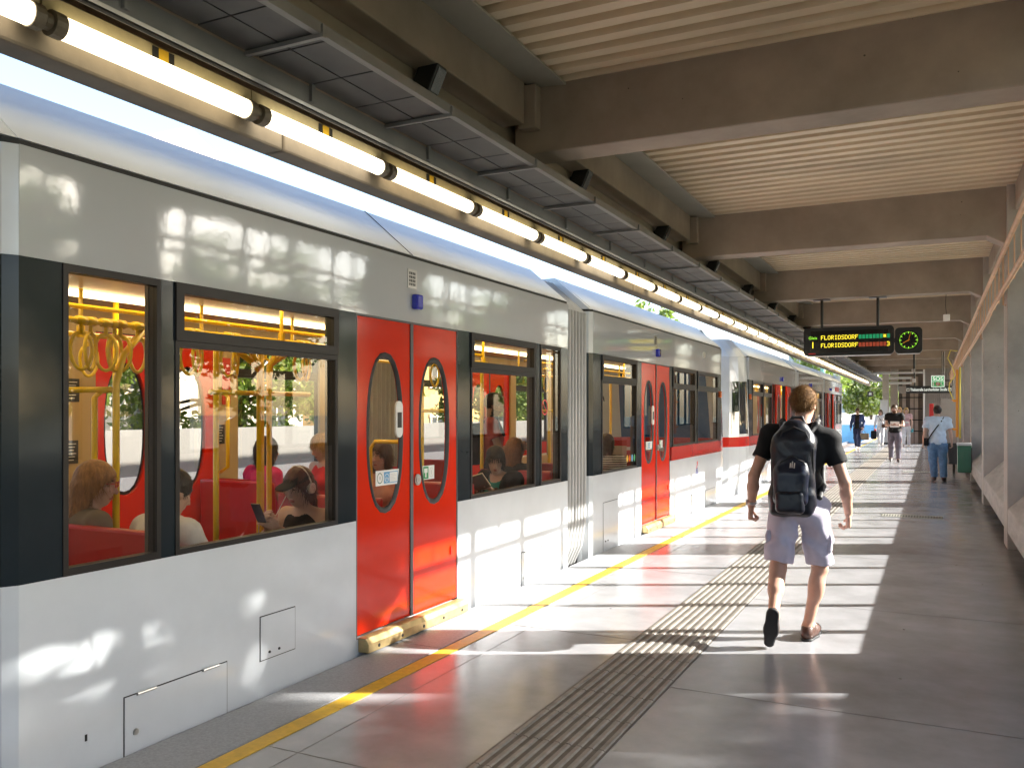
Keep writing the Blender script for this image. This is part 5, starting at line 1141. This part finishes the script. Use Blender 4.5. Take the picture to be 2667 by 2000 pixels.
b.tube(pts, .013, 8); o = tag(held('shoulder_strap_bag', 'small black bag hung by a strap over the pale blue T-shirt', 'bag', [rbx((-.24, -.02, .92), (.03, .09, .07), .02)], blk, p1, .01)); sub(o, 'carry_strap', mesh_of(b), blk)
p2, J2, _ = person('bearded person in black polo shirt and grey jeans reading a paper', (-1.08, 29.6, 0), R(183), walkpose(1, elL=(-.24, .02, 1.13), wrL=(-.10, .25, 1.13), elR=(.24, .02, 1.13), wrR=(.10, .25, 1.13), head=(.01, .04, 1.63)), ('fair', (.56, .36, .28)), blk, greyd, HBr, darkshoe, P_, 1.03, 1.0, hyaw=R(-18), hpitch=R(-4), hem=V3(0, 0, .90), res=.013, beard=True, loose=.03, legloose=.018, palms={'L': ((.5, .6, .1), (.3, 0, 1), (-.3, 1, .2)), 'R': ((-.5, .6, .1), (-.3, 0, 1), (.3, 1, .2))}, wrinkle=.004)
b = MB(); b.box(-.13, .13, .30, .305, 1.07, 1.25); held('paper_sheet', 'pale paper held open by the bearded person in black', 'paper', mesh_of(b), M['paper'], p2)
p3, J3, _ = person('person in open navy jacket over black shirt and navy trousers beside the train', (-2.82, 38.5, 0), R(172), walkpose(1, wrL=(-.25, .14, .93)), ('tan', (.42, .25, .165)), blk, navyc, HBr, paleshoe, P_, .98, 1.0, res=.014, hpitch=R(-12), hem=V3(0, 0, .88), sleeve=.6)
S = [ell(V3(*BASE['chest']), V3(.20, .15, .21), None, .04), ell((0, 0, 1.02), (.19, .15, .20), None, .05)]
for q, sd in ((-1, 'L'), (1, 'R')): S += [cone(J3['sh' + sd], J3['el' + sd], .078, .062, .03), cyl(J3['el' + sd], J3['el' + sd] + (J3['wr' + sd] - J3['el' + sd]) * .95, .062, .05, .02), cone((q * .05, 0, 1.45), J3['sh' + sd], .07, .078, .04)]
S += [cut(rbx((0, .2, 1.15), (.075, .2, .5), .01)), cut(cone((0, .0, 1.44), (0, .05, 1.6), .075, .09, .01)), hcut((0, 0, .85), (0, 0, -1))]
sub(p3, 'jacket', S, cloth('navy_jacket', (.035, .06, .16), .6), .014, .003)
held('tote_bag', 'black and beige tote bag in the hand of the person in the navy jacket', 'bag', [rbx((-.30, .12, .56), (.15, .04, .11), .03), cone((-.26, .13, .86), (-.38, .12, .66), .01, .01, .01), cone((-.26, .13, .86), (-.20, .12, .66), .01, .01, .01)], mat('tan_canvas', (.16, .13, .09), .7, var=.5, vscale=3), p3, .013)
p4, J4, _ = person('person in white top and white trousers with a dark bag at the hip', (-2.18, 43.4, 0), R(176), walkpose(1, wrR=(.27, .1, .90)), ('fair', (.56, .36, .28)), white_c, white_c, HBr, paleshoe, P_, .95, .95, True, res=.014, hair_style='bob', hem=V3(0, 0, .88), sleeve=1.6)
b = MB(); b.tube([(-.16, .05, 1.05), (-.06, .17, 1.2), (.04, .16, 1.35), (.11, .06, 1.47), (.1, -.08, 1.43)], .012, 6); o = held('hip_bag', 'dark brown bag at the hip of the person all in white', 'bag', [rbx((-.19, .10, .97), (.10, .035, .06), .03)], brownl, p4, .012); sub(o, 'carry_strap', mesh_of(b), brownl)
held('hand_backpack', 'black backpack dangling from the hand of the person all in white', 'backpack', [rbx((.30, .12, .52), (.07, .05, .15), .06, None, .03), ell((.30, .16, .47), (.09, .07, .12), None, .03), cone((.27, .1, .86), (.30, .1, .70), .012, .012, .02)], blk, p4, .013)
p5, J5, _ = person('person with long fair hair in dusty pink top, white trousers and belt bag', (-1.07, 42.4, 0), R(180), walkpose(-1), ('fair', (.56, .36, .28)), pinkc, white_c, HBl, paleshoe, P_, 1.0, .95, True, res=.014, hair_style='long', hem=V3(0, 0, .90), sleeve=.6)
held('belt_bag', 'grey belt bag across the dusty pink top', 'bag', [ell((0, .17, 1.10), (.12, .05, .055), rz(0), .02)], M['boxgrey'], p5, .012)
held('shoulder_bag', 'dark bag hanging beside the white trousers of the person in pink', 'bag', [rbx((.27, .02, .78), (.035, .10, .13), .03), cone((.27, .02, 1.0), (.22, .0, 1.40), .012, .012, .02)], blk, p5, .013)
held('blue_purse', 'small turquoise purse in the hand of the person in pink', 'purse', [rbx((-.25, .06, .74), (.03, .06, .07), .015)], mat('turquoise', (.06, .36, .44), .5), p5, .012)
p6, J6, _ = person('fair haired person half hidden behind the bearded walker and the person in pink', (-1.42, 45.0, 0), R(178), walkpose(1), ('fair', (.56, .36, .28)), cloth('rose_cotton', (.58, .42, .40)), cloth('rose_skirt', (.5, .3, .28)), HBl, paleshoe, P_, 1.02, .95, True, res=.015, hair_style='long')

# --- passengers inside the near train
Q_ = 'passengers sitting in the train'
taupe = cloth('taupe_knit', (.16, .13, .10)); yel = cloth('mustard_cotton', (.5, .33, .03)); magenta = cloth('magenta_cotton', (.55, .03, .14)); redc = cloth('red_cotton', (.6, .03, .03)); tealc = cloth('teal_cotton', (.02, .22, .20)); peach = cloth('peach_cotton', (.62, .30, .20)); salmon = cloth('salmon_cotton', (.50, .12, .10))
stripe = mat('striped_cotton', (.7, .68, .62), .8)
_n = stripe.node_tree.nodes; _w = _n.new('ShaderNodeTexWave'); _w.wave_type = 'BANDS'; _w.bands_direction = 'Z'; _w.inputs['Scale'].default_value = 11; _w.inputs['Distortion'].default_value = .8
_tc = _n.new('ShaderNodeTexCoord'); _r = _n.new('ShaderNodeValToRGB'); _r.color_ramp.interpolation = 'CONSTANT'; _r.color_ramp.elements[0].color = (.05, .03, .03, 1); _r.color_ramp.elements[1].color = (.7, .66, .6, 1); _r.color_ramp.elements[1].position = .38
stripe.node_tree.links.new(_tc.outputs['Object'], _w.inputs[0]); stripe.node_tree.links.new(_w.outputs[0], _r.inputs[0]); stripe.node_tree.links.new(_r.outputs[0], _n['Principled BSDF'].inputs['Base Color'])
dk = cloth('dark_trousers', (.03, .03, .04))
def mini(o, name, mb, m): return sub(o, name, mesh_of(mb), m)
a1, JA, TA = person('passenger with long reddish blonde hair, glasses and taupe top in the narrow window', (-4.30, 3.30, .02), R(-20), sitpose(.40), ('fair', (.56, .36, .28)), taupe, dk, hairm('strawberry_hair', (.34, .17, .06)), None, Q_, .98, .95, True, hyaw=R(-30), hpitch=R(-8), hair_style='long', res=.012, sleeve=1.7)
b = MB(); 
for q in (-1, 1): b.tube([TA(q * .028 + .022 * math.cos(t), .112, .012 + .018 * math.sin(t)) for t in [k * math.pi / 6 for k in range(13)]], .0025, 5); b.tube([TA(q * .05, .108, .016), TA(q * .08, .0, .012)], .003, 5)
mini(a1, 'glasses', b, M['redpaint'])
a2, JB, TB = person('dark haired passenger in mustard top at the very edge of the narrow window', (-4.86, 3.34, .02), R(-5), sitpose(.42), ('fair', (.56, .36, .28)), yel, dk, HB, None, Q_, 1.0, 1.0, res=.013)
a3, JC, TC_ = person('passenger in white T-shirt, short dark hair, holding a phone behind the pillar', (-3.86, 3.46, .02), R(-8), sitpose(.36, wrR=(.05, .40, .66), wrL=(-.02, .36, .66), elR=(.25, .10, .70)), ('fair', (.56, .36, .28)), white_c, dk, HB, None, Q_, .98, 1.05, hpitch=R(-22), res=.012, loose=.022)
b = MB(); b.box(-.02, .05, .44, .56, .685, .695); held('mobile_phone', 'black phone in the hands of the passenger in the white T-shirt', 'phone', mesh_of(b), M['black'], a3)
a4, JD, TD = person('passenger in black cap and white headphones looking down at a phone', (-3.90, 4.66, .02), R(180), sitpose(.28, wrR=(.03, .33, .85), wrL=(-.07, .35, .84), elR=(.23, .10, .66), elL=(-.23, .12, .66), head=(0, .06, 1.08), neck=(0, 0, .905)), ('fair', (.56, .36, .28)), blk, dk, hairm('dark_red_hair', (.09, .022, .015)), None, Q_, 1.0, .95, True, hyaw=R(4), hpitch=R(-14), hair_style='pony', res=.0105, sleeve=0, tank=True, curl=(.8, .8),
    palms={'L': ((.35, .5, .4), (.8, .1, .3), (0, -.2, 1)), 'R': ((-.25, .5, .4), (-.8, .1, .3), (0, -.2, 1))})
Rh = rz(R(4)) @ rx(R(-14)); 
sub(a4, 'cap', [ell(TD(0, -.012, .045), V3(.092, .112, .088), Rh, .01), hcut(TD(0, 0, .035), Rh @ V3(0, .1, -1)), ell(TD(0, .135, .048), V3(.070, .075, .010), Rh @ rx(R(-8)), .02)], blk, .008)
b = MB(); b.tube([TD(.096 * math.cos(t), -.015, .005 + .138 * math.sin(t)) for t in [math.pi * k / 14 for k in range(15)]], .008, 8)
for q in (-1, 1): b.tube([TD(q * .080, -.012, -.01), TD(q * .108, -.012, -.01)], [.040, .036], 18)
mini(a4, 'headphones', b, M['paper'])
b = MB(); b.prism([(.435, .885), (.50, 1.01), (.508, 1.006), (.443, .881)], 'x', -.06, .01); ph = held('mobile_phone', 'dark phone held up by the passenger in the black cap', 'phone', mesh_of(b), M['black'], a4)
b = MB(); b.tube([TD(.1, 0, -.05), (.14, .16, .84), (.10, .34, .78), (.0, .44, .90)], .003, 5); sub(ph, 'white_cord', mesh_of(b), M['paper'])
a5, JE, TE = person('passenger with dark curly hair in magenta top sitting behind the yellow poles', (-5.50, 6.02, .02), R(-14), sitpose(.45), ('tan', (.42, .25, .165)), magenta, dk, HB, None, Q_, .98, 1.0, True, hair_style='bob', res=.013, sleeve=.5)
a6, JF, TF = person('fair haired passenger in red top leaning at the right edge of the wide window', (-5.45, 6.80, .02), R(165), sitpose(.46), ('fair', (.56, .36, .28)), redc, dk, HBl, None, Q_, .98, .95, True, hpitch=R(-20), hair_style='bun', res=.013, tank=True, sleeve=0)
a7, JG, TG = person('brown haired passenger in peach top seen through the left door pane', (-4.35, 6.25, .02), R(178), sitpose(.42), ('fair', (.56, .36, .28)), peach, dk, HBr, None, Q_, .98, .95, True, hair_style='bob', res=.013)
a8, JH, TH = person('passenger in black cardigan and teal top reading a book at the window', (-3.80, 7.42, .02), R(172), sitpose(.34, wrL=(-.08, .27, .87), wrR=(.08, .27, .87), elL=(-.25, .10, .68), elR=(.25, .08, .68), head=(0, .06, 1.12)), ('fair', (.56, .36, .28)), tealc, dk, HB, None, Q_, 1.0, .95, True, hyaw=R(34), hpitch=R(-16), hair_style='bun', res=.0105, sleeve=.3, loose=.006, neckline=.085, palms={'L': ((.2, .7, .2), (.2, -.3, 1), (.2, .2, .5)), 'R': ((-.2, .7, .2), (-.2, -.3, 1), (-.2, .2, .5))}, curl=(.4, .4))
S = [ell(JH['chest'], V3(.196, .165, .21), None, .04), ell(JH['waist'], V3(.175, .14, .15), None, .04)]
for q, sd in ((-1, 'L'), (1, 'R')): S += [cone(JH['sh' + sd], JH['el' + sd], .084, .062, .03), cyl(JH['el' + sd], JH['el' + sd] + (JH['wr' + sd] - JH['el' + sd]) * .85, .058, .046, .02), cone((q * .07, -.02, .93), JH['sh' + sd], .06, .084, .04)]
sub(a8, 'cardigan', S + [cut(rbx((0, .2, .8), (.075, .2, .35), .01)), cut(cone((0, 0, .92), (0, .03, 1.1), .085, .1, .01))], blk, .0115, .003)
b = MB()
for pr_, y0_, y1_, m_ in (([(-.135, .90), (-.01, .845), (.115, .90), (.115, .91), (-.01, .855), (-.135, .91)], .34, .53, 0), ([(-.132, .911), (-.012, .857), (-.012, .871), (-.13, .922)], .345, .525, 1), ([(.112, .911), (-.008, .857), (-.008, .871), (.11, .922)], .345, .525, 1)):
    k0 = len(b.v); b.prism(pr_, 'y', y0_, y1_, m_)
    b.v[k0:] = [tuple(Matrix.Rotation(R(42), 4, 'X') @ (Vector(v) - Vector((0, .40, .86))) + Vector((0, .40, .90))) for v in b.v[k0:]]
bk = held('open_book', 'open paperback book in the hands of the passenger in the teal top', 'book', mesh_of(b), [mat('book_cover', (.16, .06, .04), .5, var=.8, vscale=14, col2=(.04, .10, .05)), mat('book_pages', (.66, .56, .38), .7)], a8)
a9, JI, TI = person('copper haired passenger with a dark headband sitting behind the book reader', (-3.98, 8.14, .02), R(10), sitpose(.40), ('fair', (.56, .36, .28)), cloth('black_top', (.02, .02, .02)), dk, HR, None, Q_, .98, .9, True, hyaw=R(-25), hair_style='long', res=.012)
b = MB(); b.tube([TI(.098 * math.cos(t), -.005, .0 + .136 * math.sin(t)) for t in [math.pi * k / 12 for k in range(13)]], .009, 8); mini(a9, 'headband', b, M['black'])
a10, JK, TK = person('passenger in salmon T-shirt standing in the gangway with a dark rucksack, reading a phone', (-4.50, 8.62, .02), R(-62), dict(BASE, wrL=(-.10, .32, 1.16), wrR=(.08, .32, 1.16), elL=(-.24, .08, 1.12), elR=(.24, .08, 1.12)), ('tan', (.42, .25, .165)), salmon, dk, HB, darkshoe, 'passengers standing in the train', 1.02, 1.0, hpitch=R(-18), beard=True, res=.013)
held('rucksack', 'dark rucksack on the back of the passenger in the salmon T-shirt', 'backpack', [rbx((0, -.21, 1.2), (.11, .04, .17), .06, None, .03)] + [cone((q * .12, -.14, 1.42), (q * .13, .04, 1.5), .018, .018, .02) for q in (-1, 1)] + [cone((q * .13, .04, 1.5), (q * .14, .13, 1.3), .018, .018, .02) for q in (-1, 1)], blk, a10, .012)
b = MB(); b.box(-.04, .04, .41, .42, 1.19, 1.32); held('mobile_phone', 'phone in front of the passenger in the salmon T-shirt', 'phone', mesh_of(b), M['black'], a10)
a11, JL, TL = person('passenger in striped shirt reading a newspaper in the second car', (-3.80, 10.50, .02), R(18), sitpose(.36, wrL=(-.16, .32, .86), wrR=(.14, .34, .86)), ('tan', (.45, .23, .14)), stripe, dk, HBr, None, Q_, 1.0, 1.0, hyaw=R(-30), res=.012, hpitch=R(-14), sleeve=1.6, hair_style='bob')
b = MB(); b.prism([(-.25, .40), (0, .45), (.25, .40), (.25, .406), (0, .456), (-.25, .406)], 'z', .80, 1.13, 0)
for q in range(5): b.prism([(-.22, .3985 + .0), (-.03, .4395), (-.03, .4375), (-.22, .3965)], 'z', .84 + q * .055, .865 + q * .055, 1)
held('newspaper', 'newspaper held open by the passenger in the striped shirt', 'newspaper', mesh_of(b), [mat('newsprint', (.55, .50, .42), .8), mat('print_ink', (.16, .15, .14), .8)], a11)
